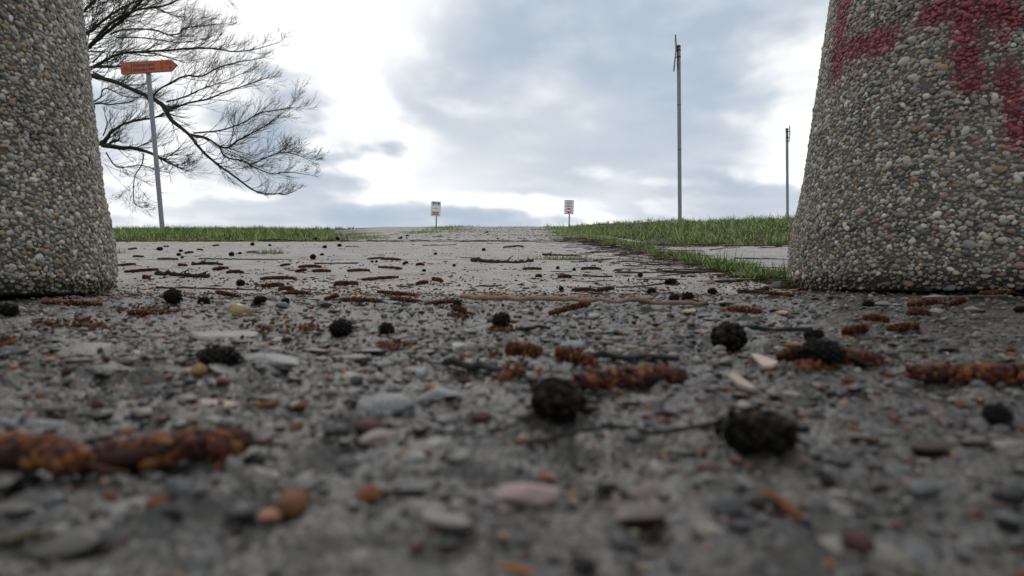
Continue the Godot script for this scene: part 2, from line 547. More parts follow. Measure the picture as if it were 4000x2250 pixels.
func build_stones(g: Node3D) -> void:
	var shapes := []
	for k in 6:
		shapes.append(stone_mesh(40 + k, 2, 0.30, 18))
	var mats := []
	for c in [[0.08, 0.081, 0.08], [0.12, 0.122, 0.12], [0.14, 0.13, 0.108], [0.21, 0.20, 0.172], [0.065, 0.067, 0.07], [0.033, 0.034, 0.038], [0.18, 0.12, 0.095], [0.11, 0.105, 0.093]]:
		var m := StandardMaterial3D.new()
		m.albedo_color = lin(c[0], c[1], c[2])
		m.albedo_texture = M.rough.albedo_texture
		m.uv1_triplanar = true
		m.uv1_world_triplanar = true
		m.uv1_scale = Vector3.ONE / 0.13
		m.albedo_color = lin(minf(1.0, c[0] * 2.4), minf(1.0, c[1] * 2.4), minf(1.0, c[2] * 2.4))
		m.roughness = 0.48
		mats.append(m)
	var plates := []
	for m: StandardMaterial3D in mats:
		var lighter: StandardMaterial3D = m.duplicate()
		var c := m.albedo_color.srgb_to_linear()
		lighter.albedo_color = lin(minf(1.0, c.r * 1.3), minf(1.0, c.g * 1.3), minf(1.0, c.b * 1.3))
		plates.append(lighter)
	# the larger stones that show, read from the photograph: crop, x, y of the near foot, width, height, material
	var big := [["D", 510, 1285, 600, 150, 3], ["D", 900, 1165, 200, 45, 5], ["D", 1560, 1180, 660, 75, 2], ["D", 1900, 1370, 700, 90, 1], ["E", 910, 770, 380, 75, 3], ["E", 560, 935, 310, 90, 1], ["E", 760, 1140, 470, 190, 1], ["E", 300, 1200, 520, 160, 1], ["E", 1710, 760, 240, 90, 1], ["E", 2030, 790, 110, 40, 3], ["E", 1480, 770, 150, 50, 6], ["E", 90, 980, 260, 190, 2], ["E", 1380, 1000, 130, 60, 5], ["F", 1760, 1410, 420, 110, 1], ["G", 1700, 860, 420, 90, 2], ["G", 250, 470, 420, 170, 1], ["G", 1330, 350, 460, 80, 6], ["G", 180, 1290, 380, 110, 2], ["H", 90, 420, 320, 90, 1], ["H", 1340, 705, 110, 55, 3], ["G", 2350, 300, 380, 120, 1], ["H", 2540, 360, 180, 50, 2], ["E", 220, 990, 130, 60, 6]]
	for s in big:
		var p := px_of(s[0], s[1], s[2])
		var a := at_px(p.x, p.y)
		var w: float = s[3] / CROP[s[0]][2] * -a.z / FPX
		var hh: float = s[4] / CROP[s[0]][2] * -a.z / FPX
		var o := inst("stone", shapes[rng.randi() % 6], plates[s[5]], g)
		var deep := maxf(w * 0.5, hh)
		var tall := minf(hh, 0.30 * w) * 0.6
		o.transform = Transform3D(Basis(Vector3.UP, rr(-0.4, 0.4)) * Basis(Vector3.RIGHT, rr(0.16, 0.30)) * Basis.from_scale(Vector3(w * 0.56, tall, deep * 0.62)), Vector3(a.x, surf(a.x, -a.z + deep * 0.5) - tall * 0.05, a.z - deep * 0.5))
	for k in 270:
		var d := exp(rr(log(0.12), log(1.02)))
		var x := rr(-0.85, 0.85) * d * 1.05
		var r := rr(0.0018, 0.0060) * pow(d / 0.4, 0.45) * (1.7 if rng.randf() < 0.12 else 1.0)
		var o := inst("stone", shapes[rng.randi() % 6], mats[[0, 0, 1, 1, 2, 3, 4, 5, 7, 7, 2, 1, 0, 6][rng.randi() % 14]], g)
		o.transform = Transform3D(Basis(Vector3.UP, rr(0, TAU)) * Basis.from_scale(Vector3(r * rr(1.0, 1.7), r * rr(0.25, 0.5), r * rr(0.8, 1.2))), Vector3(x, surf(x, d) - r * 0.12, -d))
	# gravel and sand worn out of the concrete
	var bit := stone_mesh(91, 1, 0.25, 3)
	var xf := []
	var cl := []
	for k in 46000:
		var near := k % 5
		var d: float
		var x: float
		var r: float
		if near < 2:
			d = rr(0.06, 0.50)
			x = rr(-0.5, 0.5)
			r = 0.0004 + 0.0012 * pow(rng.randf(), 2.0)
		elif near < 4:
			d = rr(0.1, 1.07)
			x = rr(-1.0, 1.0)
			r = 0.0007 + 0.0024 * pow(rng.randf(), 2.5)
		else:
			d = rr(-0.8, 1.09)
			x = rr(-2.2, 2.2)
			r = 0.0010 + 0.0025 * pow(rng.randf(), 3.0)
		if d < 0.2 and absf(x) < 0.03 and r > 0.0012:
			r *= 0.5
		xf.append(Transform3D(Basis(Vector3.UP, rr(0, TAU)) * Basis.from_scale(Vector3(r * rr(0.9, 1.6), r * rr(0.5, 0.9), r)), Vector3(x, surf(x, d) + r * 0.15, -d)))
		cl.append(gravel_tone())
	# flat angular stones showing in the worn surface
	var fx := []
	var fc := []
	for k in 3600:
		var d := rr(0.09, 1.06) if k % 3 else rr(0.09, 0.5)
		var x := rr(-1.1, 1.1) if k % 3 else rr(-0.45, 0.45)
		var r := rr(0.0018, 0.0055) * (1.7 if rng.randf() < 0.15 else 1.0)
		fx.append(Transform3D(Basis(Vector3.UP, rr(0, TAU)) * Basis(Vector3.RIGHT, rr(-0.35, 0.35)) * Basis.from_scale(Vector3(r * rr(1.0, 1.8), r * rr(0.22, 0.42), r * rr(0.7, 1.1))), Vector3(x, surf(x, d) + r * rr(-0.15, 0.1), -d)))
		var v := rr(0.6, 1.25)
		fc.append([Color(0.095, 0.098, 0.102), Color(0.12, 0.113, 0.10), Color(0.06, 0.062, 0.066), Color(0.15, 0.142, 0.125), Color(0.04, 0.041, 0.045), Color(0.125, 0.09, 0.075)][rng.randi() % 6] * v)
	copies("stones", shapes[2], M.stone, fx, fc, g)
	copies("gravel", bit, M.stone, xf, cl, g)

# ------------------------------------------------------------------ planters
var taper := 0.125

func cone_r(h: float, r0: float) -> float:    # outline: nearly upright foot, then tapering
	var lift := smoothstep(0.0, 0.035, h + 0.008)
	return r0 - 0.030 * (1.0 - lift) - 0.05 * minf(h, 0.10) - taper * maxf(h - 0.10, 0.0) - 0.01 * smoothstep(0.05, 0.2, h)

func paint_at(p: Vector3) -> float:
	var best := 0.0
	for s in stroke_pts:
		var a: Vector3 = s[0]
		var b: Vector3 = s[1]
		var t := clampf((p - a).dot(b - a) / maxf((b - a).length_squared(), 1e-9), 0.0, 1.0)
		var q: float = (p - a.lerp(b, t)).length() / s[2]
		best = maxf(best, s[3] * maxf(1.0 - smoothstep(0.35, 1.3, q), 0.34 * (1.0 - smoothstep(0.9, 2.3, q))))
	return best

func build_planter(called_label: String, centre: Vector3, r0: float, tall: float, sd: int, painted: bool, tones: float) -> void:
	var o := base_node("concrete_planter", centre)
	tag(o, called_label, "planter")
	var r := RandomNumberGenerator.new()
	r.seed = sd
	if painted:
		stroke_pts = []
		for s in [[[1445, -40], [1440, 60], [1425, 170], [1405, 290], [1405, 440], 105, 1.0], [[1400, 320], [1540, 300], [1640, 270], [1720, 255], 95, 1.0], [[1990, 100], [2100, 50], [2250, 40], [2390, 70], [2480, 120], 105, 1.0], [[2190, 70], [2220, 200], [2200, 330], [2215, 430], [2250, 520], 100, 0.95], [[2440, 100], [2450, 200], [2425, 290], 60, 0.6], [[2470, 460], [2495, 600], [2530, 740], [2550, 900], 85, 0.9], [[1300, 420], [1290, 520], 40, 0.35], [[1330, 600], [1290, 700], 40, 0.22], [[1500, 420], [1680, 400], 40, 0.3], [[2230, 540], [2330, 520], 50, 0.25]]:
			var hits := []
			for k in s.size() - 2:
				var p := px_of("C", s[k][0], s[k][1])
				var dir := Vector3((p.x - 2000.0) / FPX, (1125.0 - p.y) / FPX, -1.0)
				var best := Vector3.ZERO
				var close := 1e9
				var d := 0.5
				while d < 1.7:
					var q := Vector3(0, EYE, 0) + dir * d - centre
					var gap := Vector2(q.x, q.z).length() - cone_r(q.y, r0)
					if gap < close:
						close = gap
						best = q
					if gap <= 0.0:
						break
					d += 0.002
				hits.append([best, maxf(0.4, -(best + centre).z)])
			for k in hits.size() - 1:
				stroke_pts.append([hits[k][0], hits[k + 1][0], s[-2] / 1.61 * hits[k][1] / FPX, s[-1]])
	var nz := FastNoiseLite.new()
	nz.seed = sd
	nz.frequency = 6.0
	# body: a thick shell with a rim and a hollow
	var b := MB.new()
	var seg := 160
	var rows := []
	var hs := []
	for k in 61:
		hs.append(lerpf(0.0, tall, pow(k / 60.0, 1.2)))
	for h in hs:
		var row := []
		for k in seg + 1:
			var a := TAU * k / seg
			var rad := cone_r(h, r0) + 0.0022 * nz.get_noise_3d(cos(a) * 3.0, h * 9.0, sin(a) * 3.0) + 0.0015 * nz.get_noise_3d(cos(a) * 14.0, h * 40.0, sin(a) * 14.0)
			var p := Vector3(cos(a) * rad, h + (0.006 * nz.get_noise_2d(cos(a) * 2.0, sin(a) * 2.0) if h == 0.0 else 0.0), sin(a) * rad)
			var t := 0.8 + 0.5 * nz.get_noise_3d(p.x * 1.5, p.y * 1.5, p.z * 1.5)
			var c := Color(t, t, t)
			if painted:
				c = c.lerp(Color(0.60, 0.06, 0.085), 0.9 * paint_at(p))
			row.append(b.vert(p, Vector3(cos(a), 0.1, sin(a)), c))
		rows.append(row)
	var top := cone_r(tall, r0)
	for k in rows.size() - 1:
		for i in seg:
			b.quad(rows[k][i], rows[k][i + 1], rows[k + 1][i + 1], rows[k + 1][i])
	var foot := b.vert(Vector3(0, 0, 0), Vector3.DOWN, Color(0.6, 0.6, 0.6))
	for i in seg:
		b.tri(foot, rows[0][i], rows[0][i + 1])
	b.smooth()
	inst("body", b.mesh(), M.mortar, o)
	var rm := MB.new()
	var prof_pts := [[top + 0.0005, tall], [top - 0.012, tall + 0.010], [top - 0.06, tall + 0.010], [top - 0.072, tall], [top - 0.08, tall - 0.08]]
	var prev := []
	for q in prof_pts:
		var row := []
		for k in seg + 1:
			var a := TAU * k / seg
			row.append(rm.vert(Vector3(cos(a) * q[0], q[1], sin(a) * q[0]), Vector3(0, 1, 0), Color(0.85, 0.85, 0.85)))
		if prev.size():
			for i in seg:
				rm.quad(prev[i], prev[i + 1], row[i + 1], row[i])
		prev = row
	rm.smooth()
	inst("rim", rm.mesh(), M.mortar, o)
	var sm := MB.new()
	var mid := sm.vert(Vector3(0, tall - 0.05, 0), Vector3.UP, Color(0.6, 0.5, 0.4))
	var ring := []
	for k in 48:
		var a := TAU * k / 48.0
		ring.append(sm.vert(Vector3(cos(a) * (top - 0.074), tall - 0.06, sin(a) * (top - 0.074)), Vector3.UP, Color(0.5, 0.45, 0.35)))
	for k in 48:
		sm.tri(mid, ring[k], ring[(k + 1) % 48])
	inst("soil", sm.mesh(), M.soil, o)

	# pebbles: packed by throwing large ones first
	var cell := 0.011
	var grid := {}
	var peb := []
	var across := TAU * r0
	for pass_k in [[190, 0.0064, 0.0084], [2600, 0.0046, 0.0064], [30000, 0.0033, 0.0047], [60000, 0.0023, 0.0034], [80000, 0.0013, 0.0023]]:
		for k in pass_k[0]:
			var a := r.randf() * TAU
			var h := r.randf_range(0.004, tall - 0.004)
			var s := r.randf_range(pass_k[1], pass_k[2]) * tones
			var u := a / TAU * across
			var rad_s := cone_r(h, r0) / r0
			var gu := int(u / cell)
			var gv := int(h / cell)
			var free := true
			for du in [-1, 0, 1]:
				for dv in [-1, 0, 1]:
					for q in grid.get((gu + du) * 4096 + gv + dv, []):
						var e := Vector2((q[0] - u) * rad_s, (q[1] - h) * 1.2)
						if e.length() < (q[2] + s) * 0.73:
							free = false
							break
					if not free:
						break
				if not free:
					break
			if not free:
				continue
			var key := gu * 4096 + gv
			if not grid.has(key):
				grid[key] = []
			grid[key].append([u, h, s])
			peb.append([a, h, s])
	var xf := []
	var cl := []
	for q in peb:
		var a: float = q[0]
		var h: float = q[1]
		var s: float = q[2]
		var nrm := Vector3(cos(a), 0.125, sin(a)).normalized()
		var tan := Vector3(-sin(a), 0, cos(a))
		var up := nrm.cross(tan).normalized() * -1.0
		var spin := r.randf_range(-0.5, 0.5) if r.randf() < 0.7 else r.randf_range(-1.57, 1.57)
		var bx := (tan * cos(spin) + up * sin(spin))
		var by := nrm
		var bz := bx.cross(by)
		var p := Vector3(cos(a), 0, sin(a)) * cone_r(h, r0) + Vector3(0, h, 0)
		var basis := Basis(bx * s * r.randf_range(1.0, 1.35), by * s * r.randf_range(0.42, 0.66), bz * s * r.randf_range(0.72, 0.98))
		xf.append(Transform3D(basis, p + nrm * s * r.randf_range(-0.12, 0.12)))
		var c := pebble_tone(r)
		if painted:
			var d := paint_at(p)
			d = clampf(d * r.randf_range(0.45, 1.3), 0.0, 1.0)
			var red := Color(0.13, 0.010, 0.016).lerp(Color(0.25, 0.020, 0.032), r.randf())
			c = c.lerp(red * lerpf(0.75, 1.2, clampf(c.g * 3.0, 0.0, 1.0)), smoothstep(0.06, 0.85, d) * 0.95)
		cl.append(c)
	# the 300 that show largest, each by itself: those turned to the camera first
	var order := []
	for i in peb.size():
		var w: Vector3 = xf[i].origin + centre
		var facing := (Vector3(0, EYE, 0) - w).normalized().dot(Vector3(cos(peb[i][0]), 0.1, sin(peb[i][0])))
		var sx := w.x / maxf(-w.z, 0.05)
		var seen := facing > 0.05 and absf(sx) < 0.76 and (w.y - EYE) / maxf(-w.z, 0.05) < 0.43
		order.append([peb[i][2] * (maxf(facing, 0.0) + 0.3) / maxf(-w.z, 0.3) if seen else 0.0, i])
	order.sort_custom(func(x, y): return x[0] > y[0])
	var mesh := stone_mesh(61, 2, 0.10, 0)
	var mesh2 := stone_mesh(62, 2, 0.16, 3)
	var shades := {}
	var single := {}
	for k in 300:
		var i: int = order[k][1]
		single[i] = true
		var c: Color = cl[i]
		var key := Vector3i(roundi(pow(c.r, 0.45) * 14), roundi(pow(c.g, 0.45) * 14), roundi(pow(c.b, 0.45) * 14))
		if not shades.has(key):
			shades[key] = plain(c.linear_to_srgb(), 0.6)
		var e := inst("pebble", mesh if k % 3 else mesh2, shades[key], o)
		e.transform = xf[i]
	var xf2 := []
	var cl2 := []
	for i in peb.size():
		if not single.has(i):
			xf2.append(xf[i])
			cl2.append(cl[i])
	copies("pebbles", stone_mesh(63, 1, 0.12, 0), M.pebble, xf2, cl2, o)

func pebble_tone(r: RandomNumberGenerator) -> Color:
	var k := r.randf()
	var v := r.randf_range(0.75, 1.5)
	if k < 0.30:
		return Color(0.235 * v, 0.212 * v, 0.165 * v)
	if k < 0.52:
		return Color(0.165 * v, 0.16 * v, 0.138 * v)
	if k < 0.68:
		return Color(0.36 * v, 0.345 * v, 0.29 * v)
	if k < 0.82:
		return Color(0.095 * v, 0.092 * v, 0.082 * v)
	if k < 0.92:
		return Color(0.19 * v, 0.135 * v, 0.078 * v)
	if k < 0.965:
		return Color(0.035 * v, 0.037 * v, 0.042 * v)
	return Color(0.18 * v, 0.105 * v, 0.07 * v)

# ------------------------------------------------------------------ catkins, cones, sticks, crumbs
var catkin_shapes := []
var cone_shapes := []

func catkin_mesh(sd: int) -> ArrayMesh:    # unit: 55 mm along x, foot at y = 0
	var r := RandomNumberGenerator.new()
	r.seed = sd
	var b := MB.new()
	var bend := r.randf_range(-0.006, 0.006)
	var sway := r.randf_range(-0.002, 0.002)
	var line := func(t: float) -> Vector3:
		return Vector3((t - 0.5) * 0.055, 0.0032 + 0.0012 * sin(t * 3.0 + sway * 900.0), bend * (t - 0.5) * (t - 0.5) * 4.0 + sway * sin(t * 7.0))
	var pts := []
	var rad := []
	for k in 9:
		var t := k / 8.0
		pts.append(line.call(t))
		rad.append(0.0021 * (1.0 - 0.3 * absf(t - 0.5)))
	b.tube(pts, rad, 6, Color(0.05, 0.02, 0.012))
	for k in 120:
		var t := (k + r.randf_range(-0.4, 0.4)) / 119.0
		t = clampf(t, 0.0, 1.0)
		var a := k * 2.39996 + r.randf_range(-0.3, 0.3)
		var out := Vector3(r.randf_range(-0.25, 0.25), cos(a), sin(a)).normalized()
		var fat := 0.0030 * (1.0 - 0.45 * pow(absf(t - 0.5) * 2.0, 3.0)) * r.randf_range(0.8, 1.15)
		var p: Vector3 = line.call(t) + out * fat * 0.72
		var q := Quaternion(Vector3.UP, out) if out.y > -0.99 else Quaternion(Vector3.RIGHT, PI)
		var s := r.randf_range(0.0011, 0.0018)
		var tone := r.randf()
		var c := Color(0.12, 0.042, 0.018).lerp(Color(0.20, 0.082, 0.03), r.randf())
		if tone < 0.42:
			c = Color(0.055, 0.02, 0.018)
		elif tone > 0.93:
			c = Color(0.26, 0.15, 0.07)
		b.blob6(p, Basis(q) * Basis(Vector3.UP, r.randf() * TAU) * Basis.from_scale(Vector3(s, s * 0.75, s * 0.8)), c)
	return b.mesh()

func cone_mesh(sd: int) -> ArrayMesh:      # unit: 17 mm long along x, resting on y = 0
	var r := RandomNumberGenerator.new()
	r.seed = sd
	var b := MB.new()
	var g := ico(2)
	var first := b.v.size()
	for p: Vector3 in g[0]:
		b.vert(Vector3(p.x * 0.0078, p.y * 0.0062 + 0.0068, p.z * 0.0062), p, Color(0.006, 0.0055, 0.005))
	for f in g[1]:
		b.tri(first + f[0], first + f[1], first + f[2])
	for k in 120:
		var t := (k + 0.5) / 120.0
		var a := k * 2.39996
		var cx := 1.0 - 2.0 * t
		var rr_ := sqrt(maxf(0.0, 1.0 - cx * cx))
		var d := Vector3(cx, cos(a) * rr_, sin(a) * rr_)
		var p := Vector3(d.x * 0.0080, d.y * 0.0064, d.z * 0.0064) * r.randf_range(0.9, 1.16) + Vector3(0, 0.0068, 0)
		var out := Vector3(d.x * 0.6 + 0.35, d.y, d.z).normalized()
		var q := Quaternion(Vector3.UP, out) if out.y > -0.99 else Quaternion(Vector3.RIGHT, PI)
		var s := r.randf_range(0.0009, 0.0016)
		var v := r.randf_range(0.6, 1.5)
		b.blob6(p, Basis(q) * Basis(Vector3.UP, r.randf() * TAU) * Basis.from_scale(Vector3(s, s * 0.7, s)), Color(0.013 * v, 0.0115 * v, 0.010 * v))
	return b.mesh()

func on_ground(o: Node3D, a: Vector3, turn: float, sc: Vector3) -> void:
	# lie along the ground, following its slope
	var d := -a.z
	var e := 0.02
	var nx := (surf(a.x - e, d) - surf(a.x + e, d)) / (2 * e)
	var nd := 0.0384 if d < EDGE else 0.099
	var up := Vector3(clampf(nx, -0.3, 0.3) * (1.0 if d < EDGE else 0.0), 1.0, nd).normalized()
	var fx := Vector3(cos(turn), 0, -sin(turn))
	fx = (fx - up * fx.dot(up)).normalized()
	var fz := fx.cross(up)
	o.transform = Transform3D(Basis(fx * sc.x, up * sc.y, fz * sc.z), a)

func place_words(x: float, d: float) -> String:
	if d < EDGE:
		return "lying on rough pavement " + ("by the plain planter" if x < -0.30 else ("by the painted planter" if x > 0.22 else "between the planters"))
	if x > 0.54:
		return "lying on the slab beyond the grass joint"
	var side := "by the grass joint" if x > 0.27 else ("level with the plain planter" if x < -0.45 else "on open concrete")
	if d < 2.0:
		return "on the slab before the thin crack, " + side
	if d < 3.74:
		return "on the slab past the thin crack, " + side
	return "on the ramp past the soil joint, " + side

func put_catkin(crop: String, x0: float, y0: float, x1: float, y1: float, label := "", detailed := false, thick := 1.0) -> void:
	var p := px_of(crop, x0, y0)
	var q := px_of(crop, x1, y1)
	var mid := at_px((p.x + q.x) * 0.5, (p.y + q.y) * 0.5)
	var d := -mid.z
	var length := absf(q.x - p.x) * d / FPX
	# a steep line on the photo means the catkin points away from us; keep a natural length
	var turn := rr(-0.25, 0.25)
	var dy := (p.y - q.y)
	if absf(dy) > 8.0:
		var ga := at_px(p.x, p.y)
		var gb := at_px(q.x, q.y)
		turn = clampf(atan2(-(gb.z - ga.z), maxf(gb.x - ga.x, 0.001)), -0.9, 0.9)
		turn = clampf(turn, -0.5, 0.5)
		length = length / maxf(0.85, cos(turn))
	length = clampf(length, 0.014, 0.085)
	var on_slab := d > EDGE
	var o := base_node("catkin", Vector3.ZERO)
	if label != "":
		tag(o, label, "catkin")
	else:
		var kind := "long rusty catkin" if length > 0.062 else ("short stubby rusty catkin" if length < 0.036 else "rusty brown catkin")
		tag(o, kind + " " + place_words(mid.x, d), "catkin", "catkins on the smooth slabs" if on_slab else "catkins on the rough pavement")
	var fatter := 1.35 if on_slab else 1.15
	var sc := Vector3(length / 0.055, rr(0.9, 1.15) * thick * fatter, rr(0.9, 1.15) * thick * fatter)
	if on_slab:
		mid.y += 0.0012
	if not on_slab:
		for e in [-0.4, -0.2, 0.2, 0.4]:
			mid.y = maxf(mid.y, lerpf(mid.y, surf(mid.x + cos(turn) * e * length, d + sin(turn) * e * length), 0.6))
	mid.y -= 0.0006
	on_ground(o, mid, turn, Vector3.ONE)
	var k := rng.randi() % catkin_shapes.size()
	if detailed:
		var core := MB.new()
		core.tube([Vector3(-0.5 * length, 0.0028 * thick, 0), Vector3(-0.2 * length, 0.003 * thick, 0.0010), Vector3(0.2 * length, 0.003 * thick, -0.0004), Vector3(0.5 * length, 0.0028 * thick, -0.001)], [0.0012, 0.0015 * thick, 0.0015 * thick, 0.001], 8, Color(0.03, 0.013, 0.009))
		inst("spike", core.mesh(), M.tint, o)
		for i in 270:
			var t := clampf((i + rr(-3.0, 3.0)) / 269.0, 0.0, 1.0)
			var a := i * 2.39996 + rr(-0.5, 0.5)
			var out := Vector3(rr(-0.5, 0.5), cos(a), sin(a)).normalized()
			var fat := 0.0029 * thick * (1.0 - 0.5 * pow(absf(t - 0.5) * 2.0, 3.0)) * rr(0.72, 1.12)
			var e := inst("scale", M.crumb_mesh, M.scales[rng.randi() % M.scales.size()], o)
			var s := rr(0.0007, 0.0014) * (0.4 + 0.6 * thick)
			var dir := (out + Vector3(rr(-0.4, 0.4), rr(-0.4, 0.4), rr(-0.4, 0.4))).normalized()
			e.transform = Transform3D(Basis(Quaternion(Vector3.UP, dir) if dir.y > -0.99 else Quaternion(Vector3.RIGHT, PI)) * Basis.from_scale(Vector3(s * rr(0.9, 1.5), s * 0.7, s * rr(0.8, 1.3))), Vector3((t - 0.5) * length, 0.0030 * thick, (0.0018 * sin(t * 4.0 + mid.x * 30.0) + 0.0006 * sin(t * 17.0)) * thick) + out * fat * 0.85)
	else:
		var s := inst("scales", catkin_shapes[k], M.wet, o)
		s.set_meta("kind", "stuff")
		s.transform = Transform3D(Basis.from_scale(sc * Vector3(1 if rng.randf() < 0.5 else -1, 1, 1)), Vector3.ZERO) if false else Transform3D(Basis.from_scale(sc), Vector3.ZERO)
	if rng.randf() < 0.6:
		var sm := MB.new()
		var side := 1.0 if rng.randf() < 0.75 else -1.0
		var l := rr(0.006, 0.016)
		sm.tube([Vector3(side * length * 0.47, 0.003, 0), Vector3(side * (length * 0.5 + l * 0.5), 0.0022, rr(-0.002, 0.002)), Vector3(side * (length * 0.5 + l), 0.0008, rr(-0.004, 0.004))], [0.0008, 0.0007, 0.0005], 5, Color(0.06, 0.03, 0.018))
		inst("stalk", sm.mesh(), M.tint, o)

func put_cone(crop: String, x: float, yfoot: float, w: float, label := "", detailed := false) -> void:
	var p := px_of(crop, x, yfoot)
	var a := at_px(p.x, p.y)
	var d := -a.z
	var size: float = clampf(w / CROP[crop][2] * d / FPX, 0.009, 0.024)
	a.z -= size * 0.3
	a.x *= (d + size * 0.3) / d
	a.y = surf(a.x, -a.z) - 0.0004
	var o := base_node("alder_cone", Vector3.ZERO)
	if label != "":
		tag(o, label, "cone")
	else:
		var kind := "large black alder cone" if size > 0.019 else ("tiny black alder cone" if size < 0.0125 else "black alder cone")
		tag(o, kind + " " + place_words(a.x, d), "cone", "alder cones on the smooth slabs" if d > EDGE else "alder cones on the rough pavement")
	var k := size / 0.017
	on_ground(o, a, rr(0, TAU), Vector3(k * rr(0.95, 1.12), k * rr(0.78, 0.98), k * rr(0.9, 1.1)))
	if detailed:
		var g := stone_mesh(77, 2, 0.03, 0)
		var body := inst("cone_body", g, M.cone_mats[0], o)
		body.transform = Transform3D(Basis.from_scale(Vector3(0.0078, 0.0062, 0.0062)), Vector3(0, 0.0068, 0))
		for i in 130:
			var t := (i + 0.5) / 130.0
			var ang := i * 2.39996
			var cx := 1.0 - 2.0 * t
			var r2 := sqrt(maxf(0.0, 1.0 - cx * cx))
			var dd := Vector3(cx, cos(ang) * r2, sin(ang) * r2)
			var out := Vector3(dd.x * 0.6 + 0.35, dd.y, dd.z).normalized()
			var e := inst("scale", M.crumb_mesh, M.cone_mats[3 if rng.randf() < 0.08 else rng.randi() % 3], o)
			var s := rr(0.0009, 0.0017)
			e.transform = Transform3D(Basis(Quaternion(Vector3.UP, out) if out.y > -0.99 else Quaternion(Vector3.RIGHT, PI)) * Basis.from_scale(Vector3(s, s * 0.65, s)), Vector3(dd.x * 0.0081, dd.y * 0.0065, dd.z * 0.0065) * rr(0.9, 1.16) + Vector3(0, 0.0068, 0))
	else:
		var s := inst("scales", cone_shapes[rng.randi() % cone_shapes.size()], M.wet, o)
		s.set_meta("kind", "stuff")
	var sm := MB.new()
	var l := rr(0.003, 0.012)
	sm.tube([Vector3(-0.007, 0.0065, 0), Vector3(-0.008 - l * 0.5, 0.0050, rr(-0.002, 0.002)), Vector3(-0.008 - l, 0.0025, rr(-0.003, 0.003))], [0.0009, 0.0007, 0.0006], 5, Color(0.02, 0.016, 0.013))
	inst("stalk", sm.mesh(), M.tint, o)

# a stick through pixel points; thickness in crop pixels
func put_stick(called: String, label: String, crop: String, pts: Array, thick: float, col: Color, knots := 2, group := "", lift := 0.0) -> void:
	var line := []
	var rad := []
	for q in pts:
		var p := px_of(crop, q[0], q[1])
		var a := at_px(p.x, p.y)
		line.append(a)
	var fine := []
	var rmid := 0.0
	for i in line.size() - 1:
		var n := clampi(int((line[i + 1] - line[i]).length() / 0.008), 3, 40)
		for k in n:
			fine.append(line[i].lerp(line[i + 1], float(k) / n))
	fine.append(line[-1])
	var out := []
	var sd := rng.randf() * 100.0
	var m := fine.size()
	for i in m:
		var a: Vector3 = fine[i]
		var r: float = 0.62 * thick / CROP[crop][2] * -a.z / FPX
		r *= 0.85 + 0.3 * n_fine.get_noise_2d(sd + i * 0.006, 1.0) + 0.15 * n_lump.get_noise_2d(sd + i * 0.01, 4.0)
		var t := float(i) / maxf(1.0, m - 1)
		r *= 1.0 - 0.25 * t
		r = maxf(r, 0.0004)
		var wob := r * 1.2 * n_lump.get_noise_2d(sd, i * 0.04)
		# stiff: rests over the bumps
		var low := a.y
		if a.z > -EDGE:
			for e in [-0.004, 0.0, 0.004]:
				low = maxf(low, surf(a.x + e, -a.z - e))
		out.append(Vector3(a.x, maxf(low, fine[0].y + (fine[m - 1].y - fine[0].y) * t if a.z > -EDGE else a.y) + r * 0.85 + lift + wob, a.z + wob))
		rad.append(r)
		rmid = maxf(rmid, r)
	var b := MB.new()
	b.tube(out, rad, 7 if rmid > 0.0012 else 5, col, Color(col.r * rr(0.7, 1.2), col.g * rr(0.7, 1.15), col.b * rr(0.7, 1.1)))
	for k in knots:
		var i := rng.randi_range(1, maxi(1, m - 2))
		var dir := Vector3(rr(-1, 1), rr(0.1, 0.7), rr(-1, 1)).normalized()
		var l: float = rad[i] * rr(2.0, 6.0)
		b.tube([out[i], out[i] + dir * l * 0.6, out[i] + dir * l + Vector3(rr(-1, 1), 0, rr(-1, 1)) * l * 0.2], [rad[i] * 0.6, rad[i] * 0.4, rad[i] * 0.2], 5, col)
	var o := inst(called, b.mesh(), M.bark)
	tag(o, label, "stick" if called == "stick" or called == "branch" else "twig", group)

func crumb_tone() -> Color:
	var k := rng.randf()
	var v := rr(0.7, 1.3)
	if k < 0.45:
		return Color(0.11 * v, 0.042 * v, 0.02 * v)
	if k < 0.75:
		return Color(0.03 * v, 0.022 * v, 0.018 * v)
	if k < 0.9:
		return Color(0.24 * v, 0.10 * v, 0.035 * v)
	return Color(0.33 * v, 0.26 * v, 0.19 * v)

